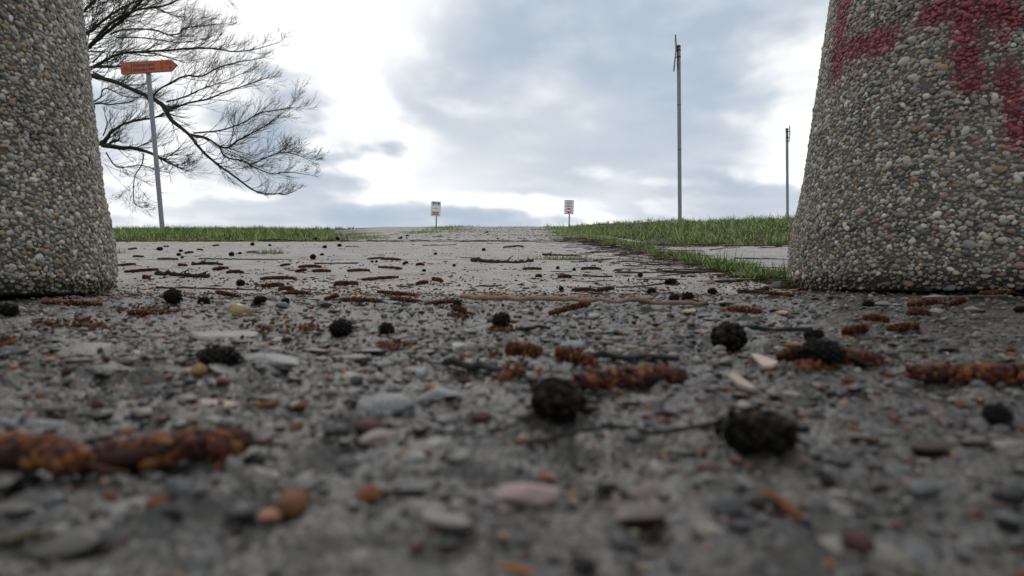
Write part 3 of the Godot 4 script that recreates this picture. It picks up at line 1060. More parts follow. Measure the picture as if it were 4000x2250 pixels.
func build_litter() -> void:
	# crumbs fallen out of catkins and cones
	var xf := []
	var cl := []
	var bit := stone_mesh(92, 1, 0.3, 2)
	for k in 26000:
		var d: float
		var x: float
		var s := 1.0
		var q := k % 10
		if q < 4:
			d = 1.02 + 2.7 * pow(rng.randf(), 2.2)
			x = rr(-1.0, 0.62) * (0.6 + d * 0.6)
			if x > 0.47:
				x = rr(-1.0, 0.47)
		elif q < 6:      # along the grass joint
			d = rr(1.1, 4.5)
			x = 0.45 - absf(rng.randfn(0.0, 0.10)) + rr(0.0, 0.16)
		elif q < 8:
			d = rr(0.1, 1.06)
			x = rr(-1.0, 1.0)
			s = 0.8
		elif q < 9:
			d = 1.0 + 0.35 * pow(rng.randf(), 1.6)
			x = rr(-1.2, 0.46)
		else:
			d = rr(3.8, 12.0)
			x = rr(-1.0, 0.72)
			s = 2.0
		if d > EDGE and q < 4 and n_tone.get_noise_2d(x * 1.5, d * 1.1 + 8.0) < rr(-0.15, 0.25):
			continue
		var r := s * (0.0006 + 0.0017 * pow(rng.randf(), 2.6))
		var lng := rr(1.0, 1.6) if rng.randf() < 0.7 else rr(2.0, 5.0)
		xf.append(Transform3D(Basis(Vector3.UP, rr(0, TAU)) * Basis.from_scale(Vector3(r * lng, r * 0.7, r * 0.8)), Vector3(x, surf(x, d) + r * 0.35, -d)))
		cl.append(crumb_tone())
	for k in 900:     # bud scales and bark bits on the rough pavement
		var d := rr(0.085, 1.0) if k % 3 else rr(0.085, 0.4)
		var x := rr(-0.95, 0.95) if k % 3 else rr(-0.4, 0.4)
		var r := rr(0.0010, 0.0024)
		xf.append(Transform3D(Basis(Vector3.UP, rr(0, TAU)) * Basis(Vector3.RIGHT, rr(-0.4, 0.4)) * Basis.from_scale(Vector3(r * rr(1.0, 2.2), r * rr(0.35, 0.8), r)), Vector3(x, surf(x, d) + r * 0.3, -d)))
		var v := rr(0.6, 1.3)
		cl.append([Color(0.05, 0.018, 0.013), Color(0.018, 0.016, 0.015), Color(0.12, 0.045, 0.02), Color(0.03, 0.02, 0.016)][rng.randi() % 4] * v)
	# heaps of rust-coloured scales where catkins fell apart
	for h in [["D", 390, 1060, 220, 60], ["D", 640, 1060, 170, 50], ["D", 1960, 1080, 260, 140], ["D", 2240, 1080, 120, 50], ["D", 30, 1180, 150, 60], ["D", 1000, 960, 160, 60], ["E", 900, 520, 130, 60], ["E", 1260, 950, 140, 70], ["E", 420, 740, 110, 50], ["F", 1900, 800, 200, 70], ["D", 1180, 955, 160, 40], ["E", 1200, 620, 120, 16], ["F", 1050, 1260, 120, 30], ["D", 1850, 770, 160, 70]]:
		for k in 70:
			var p := px_of(h[0], h[1] + rng.randfn(0.0, 0.45) * h[3], h[2] + rng.randfn(0.0, 0.3) * h[4])
			var a := at_px(p.x, p.y)
			var r := rr(0.0006, 0.0016)
			xf.append(Transform3D(Basis.from_euler(Vector3(rr(0, 3), rr(0, 6), rr(0, 3))) * Basis.from_scale(Vector3(r * 1.5, r * 0.6, r)), a + Vector3(0, r * rr(0.1, 1.2), 0)))
			cl.append(Color(0.13, 0.046, 0.018) * rr(0.4, 1.4) if rng.randf() < 0.75 else Color(0.03, 0.016, 0.012))
	var o := copies("litter", bit, M.tint, xf, cl)
	tag(o, "rust brown crumbs and bud scales strewn over pavement and slabs", "litter", "", "stuff")

	# thin twig litter washed up beside the grass joint and at the foot of the verge
	var tw := MB.new()
	tw.tube([Vector3(-0.5, 0, 0), Vector3(-0.2, 0.01, 0.03), Vector3(0.15, 0.0, -0.02), Vector3(0.5, 0.01, 0.03)], [0.016, 0.02, 0.018, 0.01], 5, Color.WHITE)
	xf = []
	cl = []
	for k in 1500:
		var d: float
		var x: float
		var q := k % 8
		if q < 4:
			d = rr(1.25, 4.4)
			x = 0.40 - absf(rng.randfn(0.0, 0.09)) + rr(0.0, 0.25)
		elif q < 6:
			d = 3.05 + rng.randfn(0.0, 0.16)
			x = rr(0.45, 2.2)
		elif q < 7:
			d = rr(4.2, 7.5)
			x = rr(0.35, 0.85)
		else:
			d = 3.74 + rng.randfn(0.0, 0.05)
			x = rr(-2.4, 0.5)
		var l := rr(0.02, 0.10)
		var turn := rng.randfn(0.0, 0.8)
		xf.append(Transform3D(Basis(Vector3.UP, turn) * Basis.from_scale(Vector3(l, rr(0.03, 0.09), rr(0.03, 0.09))), Vector3(x, prof(d) + rr(0.001, 0.005), -d)))
		var v := rr(0.5, 1.5)
		cl.append(Color(0.03 * v, 0.023 * v, 0.018 * v) if rng.randf() < 0.85 else Color(0.22 * v, 0.17 * v, 0.12 * v))
	o = copies("twig_litter", tw.mesh(), M.tint, xf, cl)
	tag(o, "dark thin twig litter gathered along the grassy joints", "litter", "", "stuff")

func build_debris() -> void:
	for k in 5:
		catkin_shapes.append(catkin_mesh(200 + k))
	for k in 4:
		cone_shapes.append(cone_mesh(300 + k))
	# catkins
	for a in [["B", 320, 853, 470, 858], ["B", 440, 864, 625, 872], ["B", 405, 944, 640, 952], ["B", 118, 968, 345, 988], ["B", 270, 1050, 600, 1050], ["B", 15, 1096, 230, 1106], ["B", 760, 1095, 875, 1102], ["B", 900, 1055, 1005, 1088], ["B", 405, 1195, 790, 1200], ["B", 1560, 748, 1675, 751], ["B", 1650, 738, 1750, 745], ["B", 1740, 961, 1915, 961], ["B", 2060, 1042, 2190, 1047], ["B", 2190, 1160, 2420, 1165], ["B", 2390, 1155, 2576, 1168], ["B", 2265, 959, 2450, 963], ["B", 1850, 1028, 1915, 1030], ["B", 760, 922, 840, 922], ["B", 640, 905, 690, 905],
		["D", 910, 672, 1130, 676], ["D", 1110, 586, 1280, 590], ["D", 840, 625, 985, 629], ["D", 1265, 633, 1335, 636], ["D", 1530, 660, 1650, 660], ["D", 1635, 690, 1755, 692], ["D", 2015, 636, 2085, 626], ["D", 2150, 650, 2310, 648], ["D", 2125, 671, 2205, 680], ["D", 2245, 685, 2375, 677], ["D", 1880, 732, 2130, 738], ["D", 1870, 775, 2060, 800], ["D", 2010, 812, 2130, 818], ["D", 2045, 840, 2255, 838], ["D", 2400, 772, 2570, 777], ["D", 1780, 535, 1855, 536], ["D", 1325, 541, 1390, 542], ["D", 945, 569, 1025, 570], ["D", 1015, 734, 1065, 730], ["D", 1530, 484, 1575, 484], ["D", 1415, 517, 1460, 517], ["D", 920, 510, 985, 510], ["D", 1170, 492, 1210, 492],
		["D", 1540, 862, 1720, 852], ["D", 910, 985, 1080, 985], ["D", 2335, 870, 2440, 872], ["D", 320, 915, 730, 915],
		["B", 95, 1288, 440, 1268], ["B", 520, 1290, 830, 1285], ["B", 830, 1283, 1130, 1293],
		["F", 590, 762, 905, 757], ["F", 430, 880, 710, 860], ["F", 1680, 815, 1960, 800], ["F", 2010, 812, 2120, 812], ["F", 1240, 1035, 1420, 1030], ["F", 130, 808, 300, 803], ["F", 2200, 738, 2500, 722], ["F", 1690, 900, 1850, 898], ["E", 1520, 505, 1830, 485], ["E", 850, 512, 940, 500], ["E", 1190, 815, 1440, 860]]:
		put_catkin(a[0], a[1], a[2], a[3], a[4])
	put_catkin("F", 1410, 925, 1560, 970, "two-toned catkin stub lying end to end with another near the painted planter")
	put_catkin("F", 1590, 985, 1770, 1005, "thick catkin stub touching another stub near the painted planter")
	put_catkin("F", 1200, 1215, 1485, 1250, "plump catkin lying against a black cone on the rough pavement", true, 1.3)
	put_catkin("F", 820, 1200, 980, 1215, "short dark catkin end poking out behind a black cone")
	put_catkin("F", 1850, 1330, 2640, 1420, "large orange-brown catkin with a long bent stalk", true, 1.5)
	put_catkin("E", 1690, 1090, 2550, 985, "large orange-brown catkin lying behind a black cone and below a charred stick", true, 1.45)
	put_catkin("E", 1560, 880, 1850, 905, "thin dark red catkin touching the large orange catkin")
	put_catkin("G", -250, 860, 600, 905, "broad rust catkin with a broken tip out of focus beside another", true, 1.4)
	put_catkin("G", 690, 880, 1540, 700, "tilted rust catkin with a thin stalk out of focus", true, 1.45)
	# cones
	for a in [["B", 1380, 775, 35], ["B", 2058, 942, 42], ["B", 2208, 957, 40], ["B", 625, 664, 30], ["B", 605, 666, 22], ["B", 680, 641, 25], ["B", 1410, 610, 25], ["B", 1510, 665, 20], ["B", 940, 810, 30], ["B", 400, 880, 26], ["B", 360, 882, 26], ["B", 835, 968, 30], ["B", 1110, 918, 22], ["B", 60, 735, 30], ["B", 40, 672, 45],
		["D", 1285, 552, 30], ["D", 1665, 556, 45], ["D", 1725, 543, 26], ["D", 1815, 480, 32], ["D", 1940, 483, 26], ["D", 2335, 498, 32], ["D", 2440, 486, 28], ["D", 2250, 577, 52], ["D", 2315, 551, 26], ["D", 1575, 655, 40], ["D", 2270, 437, 24], ["D", 2430, 437, 30], ["D", 1470, 905, 95], ["D", 1870, 902, 90], ["D", 2050, 905, 65], ["D", 60, 985, 150], ["D", 1310, 572, 26], ["D", 1300, 525, 28], ["D", 1150, 515, 40], ["D", 1730, 770, 60],
		["E", 1615, 342, 48], ["E", 2175, 242, 40], ["E", 2375, 298, 60], ["E", 2425, 302, 48], ["E", 2255, 358, 66], ["E", 2420, 432, 85], ["E", 2500, 428, 66], ["E", 880, 475, 75],
		["F", 60, 790, 78], ["F", 160, 788, 82], ["F", 45, 662, 62], ["F", 1435, 818, 75], ["F", 2510, 858, 75], ["F", 365, 535, 28], ["F", 235, 444, 24], ["F", 465, 545, 60], ["F", 1025, 1085, 46], ["F", 1070, 1065, 40], ["F", 330, 740, 70], ["H", 2470, 290, 60]]:
		put_cone(a[0], a[1], a[2], a[3])
	put_cone("D", 1240, 908, 180, "black cone with a stone on it beside the plain planter foot")
	put_cone("D", 2445, 1135, 175, "round dark brown cone standing alone on the rough pavement")
	put_cone("D", 1570, 1372, 290, "broad dark cone with reddish scales, blurred, behind two catkins")
	put_cone("E", 1195, 628, 165, "black cone with orange crumbs at its foot beside a charred stick")
	put_cone("E", 380, 650, 125, "flattened black cone with a thin bent stalk")
	put_cone("F", 455, 1148, 250, "squat black cone with a notched top in front of a pale stone", true)
	put_cone("F", 1100, 1270, 290, "black cone wedged between two catkin pieces")
	put_cone("E", 1590, 1310, 400, "large black cone in front of the orange catkin", true)
	put_cone("H", 1500, 392, 270, "very large black cone with a twig running to it", true)
	# sticks and twigs
	var black := Color(0.05, 0.046, 0.042)
	var bark := Color(0.10, 0.085, 0.065)
	var pale := Color(0.92, 0.52, 0.28)
	var grey := Color(0.30, 0.26, 0.20)
	var red := Color(0.17, 0.075, 0.04)
	put_stick("branch", "long smooth pale tan stick lying across the edge of the slab", "W", [[1160, 765], [1290, 769], [1440, 770], [1600, 778], [1775, 786]], 13, pale, 1, "", 0.004)
	put_stick("branch", "thick dark bark stick lying along the slab crack", "B", [[1270, 872], [1480, 884], [1700, 888], [1830, 872]], 34, bark, 5)
	put_stick("stick", "double dark stick on the slab beside the grass joint", "B", [[1915, 818], [2100, 822], [2265, 824]], 20, bark, 3)
	put_stick("branch", "mossy grey-black branch end beside a catkin near the plain planter", "D", [[1120, 690], [1250, 696], [1400, 706], [1500, 710]], 32, Color(0.075, 0.07, 0.048), 5)
	put_stick("twig", "forked black twig on the slab near the plain planter", "D", [[1120, 792], [1290, 788], [1600, 798], [1860, 802]], 14, black, 6)
	put_stick("stick", "knobbly black stick on the slab left by the wind", "D", [[1380, 618], [1480, 616], [1600, 620]], 24, black, 4)
	put_stick("stick", "short charred stick on the rough pavement beside a cone", "E", [[1290, 632], [1410, 622], [1535, 618]], 34, black, 1)
	put_stick("stick", "straight charred stick lying above the large orange catkin", "E", [[1805, 842], [2100, 856], [2450, 880]], 46, black, 0)
	put_stick("stick", "dark rough bark strip with frayed ends among pale stones", "E", [[800, 880], [980, 915], [1190, 945]], 62, black, 2)
	put_stick("twig", "thin brown twig slanting between pale stones", "E", [[530, 818], [700, 880], [900, 955]], 18, red, 2)
	put_stick("twig", "bent dark twig running to the very large cone", "H", [[580, 365], [760, 310], [900, 305], [1080, 350], [1350, 275]], 24, black, 1)
	put_stick("stick", "long black stick with a pale stone lying on it", "F", [[455, 985], [700, 992], [1040, 992]], 38, black, 3)
	put_stick("stick", "pale peeled stick at the foot of the painted planter", "F", [[2010, 752], [2200, 758], [2430, 758]], 15, grey, 1)
	put_stick("stick", "black log stub beside the grey rock at the painted planter", "F", [[520, 722], [620, 718], [720, 702]], 36, black, 2)
	put_stick("twig", "pale split twig lying near the painted planter", "F", [[2150, 900], [2410, 906]], 14, grey, 1)
	put_stick("twig", "curved stalk bent down from the large catkin", "F", [[1545, 1355], [1680, 1320], [1850, 1300]], 20, red, 0, "", 0.0015)
	put_stick("twig", "thin reddish twig lying alone on the pale slab", "B", [[1320, 1100], [1430, 1098], [1545, 1095]], 14, Color(0.24, 0.11, 0.055), 1)
	put_stick("stick", "cream wood strip blurred at the edge of the pavement", "G", [[-60, 1260], [140, 1262], [360, 1245]], 70, Color(0.34, 0.25, 0.16), 0)
	for a in [["B", [[820, 728], [980, 724], [1130, 720]], 8], ["B", [[910, 644], [1000, 644]], 6], ["B", [[1990, 968], [2190, 968]], 6], ["B", [[2195, 1052], [2350, 1056], [2576, 1050]], 9], ["B", [[2040, 988], [2200, 1003], [2380, 1014]], 12], ["B", [[2290, 1006], [2420, 1018], [2560, 1018]], 18], ["B", [[0, 890], [120, 889], [235, 886]], 8], ["B", [[1690, 660], [1775, 660]], 7], ["B", [[1170, 838], [1300, 842]], 7], ["D", [[1430, 573], [1750, 580], [2100, 582]], 8], ["D", [[2260, 612], [2420, 610], [2576, 608]], 9], ["D", [[1360, 862], [1600, 866]], 12], ["D", [[1885, 443], [1960, 440], [2060, 439]], 10], ["D", [[2480, 488], [2576, 487]], 7], ["D", [[2170, 798], [2280, 800]], 9], ["F", [[1560, 1205], [1700, 1190], [1850, 1162]], 18], ["F", [[1340, 1060], [1480, 1056], [1600, 1060]], 14], ["E", [[1700, 340], [1880, 378], [1960, 392]], 10], ["E", [[2040, 320], [2200, 310], [2350, 288]], 14], ["E", [[2010, 208], [2250, 214], [2420, 205]], 12], ["E", [[1400, 282], [1440, 284]], 6], ["K", [[360, 570], [540, 572]], 7], ["K", [[540, 482], [720, 476], [930, 452]], 12], ["K", [[940, 582], [1200, 580], [1480, 572]], 10], ["K", [[1330, 612], [1550, 590], [1760, 572]], 10], ["K", [[2030, 448], [2250, 452], [2560, 456]], 12], ["K", [[1810, 372], [1940, 352], [2080, 348]], 8], ["K", [[1190, 378], [1320, 384], [1560, 428]], 8], ["K", [[2050, 528], [2180, 560], [2280, 552]], 9], ["K", [[2080, 505], [2200, 498]], 10], ["K", [[2400, 576], [2540, 580]], 12], ["K", [[950, 712], [1130, 708], [1400, 680]], 10], ["K", [[1210, 712], [1330, 722]], 9], ["K", [[1550, 376], [1760, 380]], 8], ["E", [[560, 1330], [900, 1360], [1350, 1340]], 10]]:
		var tone := black if rng.randf() < 0.7 else (grey if rng.randf() < 0.4 else bark)
		var m0 := px_of(a[0], a[1][1][0], a[1][1][1])
		var spot := at_px(m0.x, m0.y)
		var look := "bare black twig" if tone == black and a[2] < 12 else "stout black twig" if tone == black else ("grey weathered twig" if tone == grey else "dark brown twig")
		put_stick("twig", look + " " + place_words(spot.x, -spot.z), a[0], a[1], a[2], tone, 1, "twigs on the slabs" if -spot.z > EDGE else "twigs on the rough pavement")
	build_loose_stones()
	build_scraps()

func build_loose_stones() -> void:
	# crop, x, y foot, width, height, colour, label
	for s in [["F", 580, 1042, 175, 92, [0.24, 0.245, 0.24], "pale grey three-cornered stone behind a squat black cone"], ["F", 430, 812, 172, 45, [0.24, 0.245, 0.235], "flat grey pebble beside a row of catkins near the painted planter"], ["F", 1565, 818, 175, 55, [0.23, 0.235, 0.235], "flat grey stone beside a crumbled catkin under the painted planter"], ["F", 1930, 772, 200, 45, [0.22, 0.23, 0.235], "smooth blue-grey stone against the painted planter"], ["F", 2180, 852, 165, 48, [0.20, 0.205, 0.205], "long grey stone with a dark end near the painted planter"], ["F", 1955, 895, 135, 58, [0.25, 0.25, 0.24], "sloping light grey stone beside a brown catkin stub"], ["F", 1725, 845, 55, 50, [0.27, 0.255, 0.225], "small pointed beige stone in front of a crumbled catkin"], ["F", 805, 690, 140, 70, [0.15, 0.165, 0.165], "grey rock half under the corner of the painted planter"], ["D", 1200, 852, 130, 50, [0.24, 0.215, 0.175], "beige stone resting on a black cone by the plain planter"], ["D", 958, 852, 68, 42, [0.27, 0.20, 0.16], "pinkish round pebble beside the plain planter"], ["D", 1570, 912, 90, 52, [0.30, 0.20, 0.135], "orange-pink pebble between dark cones"], ["D", 1950, 872, 110, 42, [0.19, 0.20, 0.21], "grey wedge stone at the edge of the slab"], ["D", 2010, 945, 110, 55, [0.17, 0.19, 0.20], "blue-grey block stone near the slab edge"], ["D", 2320, 930, 160, 50, [0.10, 0.105, 0.11], "dark grey lump beside a row of catkins"], ["H", 570, 605, 350, 100, [0.36, 0.26, 0.245], "pale pink flat stone, blurred, alone in front"], ["H", 655, 500, 90, 45, [0.42, 0.14, 0.09], "small coral red chip behind the pale pink stone"], ["E", 1795, 530, 36, 40, [0.10, 0.11, 0.09], "tiny upright greenish stone beside a catkin"], ["E", 2210, 428, 170, 55, [0.17, 0.175, 0.18], "grey flat stone near two cones by the slab edge"], ["G", 1780, 1110, 140, 80, [0.40, 0.20, 0.13], "orange-pink blurred pebble beside a brown seed"], ["G", 1935, 1085, 190, 180, [0.15, 0.058, 0.016], "round glossy brown seed, blurred, standing on the pavement"], ["H", 1915, 800, 110, 95, [0.06, 0.018, 0.016], "dark red-brown bud, blurred, on bare pavement"], ["H", 2545, 610, 130, 110, [0.022, 0.022, 0.024], "black lump, blurred, at the side of the bare pavement"], ["G", 1320, 150, 90, 90, [0.26, 0.14, 0.05], "small tan seed below a dark cone"], ["G", 2460, 545, 190, 100, [0.07, 0.022, 0.02], "dark maroon bud scale among orange chips"], ["H", 2230, 390, 200, 45, [0.045, 0.02, 0.02], "long dark bud scale lying flat on bare pavement"]]:
		var p := px_of(s[0], s[1], s[2])
		var a := at_px(p.x, p.y)
		var k: float = 1.0 / CROP[s[0]][2] * -a.z / FPX
		var w: float = s[3] * k
		var hh: float = s[4] * k
		var called := "seed" if "seed" in s[6] or "bud" in s[6] else "stone"
		var o := inst(called, stone_mesh(rng.randi() % 1000, 2, 0.16, 16 if called == "stone" else 0), null)
		var m := plain(lin(minf(1.0, s[5][0] * 2.2), minf(1.0, s[5][1] * 2.2), minf(1.0, s[5][2] * 2.2)), 0.75)
		m.albedo_texture = M.rough.albedo_texture
		m.uv1_triplanar = true
		m.uv1_scale = Vector3.ONE * 0.7
		o.material_override = m
		o.transform = Transform3D(Basis(Vector3.UP, rr(-0.3, 0.3)) * Basis.from_scale(Vector3(w * 0.54, hh * 0.55, maxf(hh * 0.7, w * 0.38))), Vector3(a.x, surf(a.x, -a.z) + hh * 0.40, a.z - w * 0.2))
		tag(o, s[6], "seed" if called == "seed" else "stone")

func chip(called: String, crop: String, poly: Array, col: Color, label: String, rise := 0.0) -> void:
	# a flat splinter: outline given on the ground, with a real thickness
	var b := MB.new()
	var pts := []
	var mid := Vector3.ZERO
	for q in poly:
		var p := px_of(crop, q[0], q[1])
		var a := at_px(p.x, p.y)
		pts.append(a)
		mid += a / poly.size()
	var top := []
	var low := []
	for i in pts.size():
		var y: float = maxf(pts[i].y, mid.y) + 0.0012 + rise * (1.0 if i % 2 else 0.2)
		top.append(b.vert(Vector3(pts[i].x, y + 0.0009, pts[i].z), Vector3.UP, col * rr(0.85, 1.1)))
		low.append(b.vert(Vector3(pts[i].x, y - 0.0006, pts[i].z), Vector3.DOWN, col * 0.8))
	for i in range(1, pts.size() - 1):
		b.tri(top[0], top[i], top[i + 1])
		b.tri(low[0], low[i], low[i + 1])
	for i in pts.size():
		var j := (i + 1) % pts.size()
		var nn: Vector3 = ((pts[i] + pts[j]) * 0.5 - mid).normalized()
		b.quad(b.vert(b.v[top[i]], nn, col), b.vert(b.v[top[j]], nn, col), b.vert(b.v[low[j]], nn, col), b.vert(b.v[low[i]], nn, col))
	var o := inst(called, b.mesh(), M.tint)
	tag(o, label, "wood chip")

func build_scraps() -> void:
	chip("wood_chip", "F", [[600, 1185], [640, 1180], [795, 1235], [750, 1275], [690, 1265]], Color(0.42, 0.33, 0.28), "pale pinkish splinter lying in front of a squat cone")
	chip("wood_chip", "F", [[440, 1350], [480, 1345], [640, 1440], [600, 1462], [520, 1430]], Color(0.33, 0.26, 0.22), "faded pink splinter pointing at the very large cone", 0.001)
	chip("wood_chip", "F", [[775, 875], [830, 850], [868, 868], [850, 885]], Color(0.36, 0.26, 0.18), "small tan leaf scrap near a reddish catkin")
	chip("wood_chip", "F", [[105, 862], [200, 850], [215, 865], [160, 875]], Color(0.36, 0.28, 0.19), "narrow tan shaving beside the long tan stick")
	chip("wood_chip", "E", [[1330, 490], [1420, 478], [1425, 500], [1350, 512]], Color(0.36, 0.31, 0.25), "small cream flake near the long tan stick")
	# white shard standing in the litter
	var p := px_of("K", 1990, 760)
	var a := at_px(p.x, p.y)
	var b := MB.new()
	var k := -a.z / FPX / 2.342
	var q := []
	for s in [-1.0, 1.0]:
		for c in [[-28, 0], [26, 8], [2, 70], [-12, 62]]:
			q.append(b.vert(a + Vector3(c[0] * k, c[1] * k, s * 4 * k - c[1] * k * 0.3), Vector3(0, 0.1, s), Color(0.72, 0.66, 0.58)))
	b.quad(q[0], q[1], q[2], q[3])
	b.quad(q[4], q[5], q[6], q[7])
	for i in 4:
		var j := (i + 1) % 4
		b.quad(q[i], q[j], q[4 + j], q[4 + i])
	tag(inst("shell_shard", b.mesh(), M.tint), "white pointed shell shard standing up in the twig litter", "shard")
	# brown shell half
	p = px_of("D", 1690, 1000)
	a = at_px(p.x, p.y)
	k = -a.z / FPX / 1.84
	var sh := MB.new()
	var rows := []
	for layer in [1.0, 0.9]:
		for i in 9:
			var row := []
			for j in 17:
				var u := i / 8.0 * PI * 0.5
				var v := j / 16.0 * TAU
				var dd := Vector3(sin(u) * cos(v) * (1.0 + 0.15 * cos(v)), cos(u) * 0.55, sin(u) * sin(v) * 0.75)
				row.append(sh.vert(dd * layer, dd if layer > 0.95 else -dd, Color(0.22, 0.135, 0.05).lerp(Color(0.34, 0.25, 0.12), 0.5 + 0.5 * sin(u * 14.0))))
			if i > 0:
				for j in 16:
					sh.quad(rows[-1][j], rows[-1][j + 1], row[j + 1], row[j])
			rows.append(row)
	var so := inst("mussel_shell", sh.mesh(), plain(Color.WHITE, 0.35, true))
	so.transform = Transform3D(Basis.from_euler(Vector3(0.5, 0.3, -0.25)) * Basis.from_scale(Vector3.ONE * 90 * k), a + Vector3(0, 38 * k, -60 * k))
	tag(so, "yellow-brown ridged shell half lying open among stones", "shell")
	# tangle of white line caught in the grass
	var tb := MB.new()
	for n in 26:
		var cpx := px_of("K", rr(1600, 1820), rr(690, 775))
		var c := at_px(cpx.x, cpx.y)
		var pts := []
		var rad := []
		var ra := rr(0.005, 0.018)
		var ph := rr(0, TAU)
		var tip := Vector3(rr(-0.5, 0.5), 1, rr(-0.5, 0.5)).normalized()
		var e1 := tip.cross(Vector3.RIGHT).normalized()
		var e2 := tip.cross(e1)
		var lean := rr(0.2, 0.8)
		for i in 22:
			var t := i / 21.0
			var g := ph + t * rr(4.5, 5.0)
			pts.append(c + Vector3(cos(g) * ra, maxf(0.001, 0.004 + lean * ra * (1.0 + sin(g))), sin(g) * ra * 0.7) + e1 * t * rr(-0.004, 0.008) + e2 * t * 0.006)
			rad.append(0.00028)
		tb.tube(pts, rad, 4, Color(0.62, 0.60, 0.55), Color(-1, 0, 0), false)
	tag(inst("fishing_line", tb.mesh(), M.tint), "tangle of thin white line curled beside the grass joint", "line")

# ------------------------------------------------------------------ grass
func blade_mesh() -> ArrayMesh:
	var b := MB.new()
	var rows := []
	for i in 5:
		var t := i / 4.0
		var z := 0.42 * t * t
		var y := t * (1.0 - 0.12 * t)
		var w := 0.5 * (1.0 - pow(t, 2.2))
		var nn := Vector3(0, 0.84 * t, -1).normalized()
		if i < 4:
			rows.append([b.vert(Vector3(-w, y, z), nn), b.vert(Vector3(w, y, z), nn)])
		else:
			rows.append([b.vert(Vector3(0, y, z), nn)])
	for i in 3:
		b.quad(rows[i][0], rows[i][1], rows[i + 1][1], rows[i + 1][0])
	b.tri(rows[3][0], rows[3][1], rows[4][0])
	return b.mesh()

func add_blade(xf: Array, cl: Array, x: float, d: float, y: float, h: float, w: float, dead: float, towards := -1.0, green := -1.0) -> void:
	var turn := rr(0, TAU) if towards < -0.5 else towards + rng.randfn(0.0, 0.6)
	var lean := Basis(Vector3.UP, turn) * Basis(Vector3.RIGHT, rr(-0.1, 0.8) * (1.0 if rng.randf() < 0.8 else 1.5))
	xf.append(Transform3D(lean * Basis.from_scale(Vector3(w, h, h * rr(0.5, 1.8))), Vector3(x, y, -d)))
	var v := rr(0.75, 1.3)
	if rng.randf() < dead:
		cl.append(Color(0.30 * v, 0.24 * v, 0.13 * v))
	else:
		var g := clampf((rng.randf() if green < 0.0 else green + rr(-0.2, 0.2)), 0.0, 1.0)
		cl.append(Color(lerpf(0.085, 0.20, g) * v, lerpf(0.185, 0.29, g) * v, lerpf(0.032, 0.06, g) * v))

func clump(xf: Array, cl: Array, x: float, d: float, y: float, n: int, spread: float, h: float, w: float, dead: float) -> void:
	var green := rng.randf()
	for k in n:
		var a := rr(0, TAU)
		var r := spread * sqrt(rng.randf())
		# blades lean away from the middle of their clump
		add_blade(xf, cl, x + cos(a) * r, d + sin(a) * r, y, h * rr(0.45, 1.15), w * rr(0.7, 1.3), dead, fposmod(PI * 0.5 - atan2(-sin(a), cos(a)), TAU), green)

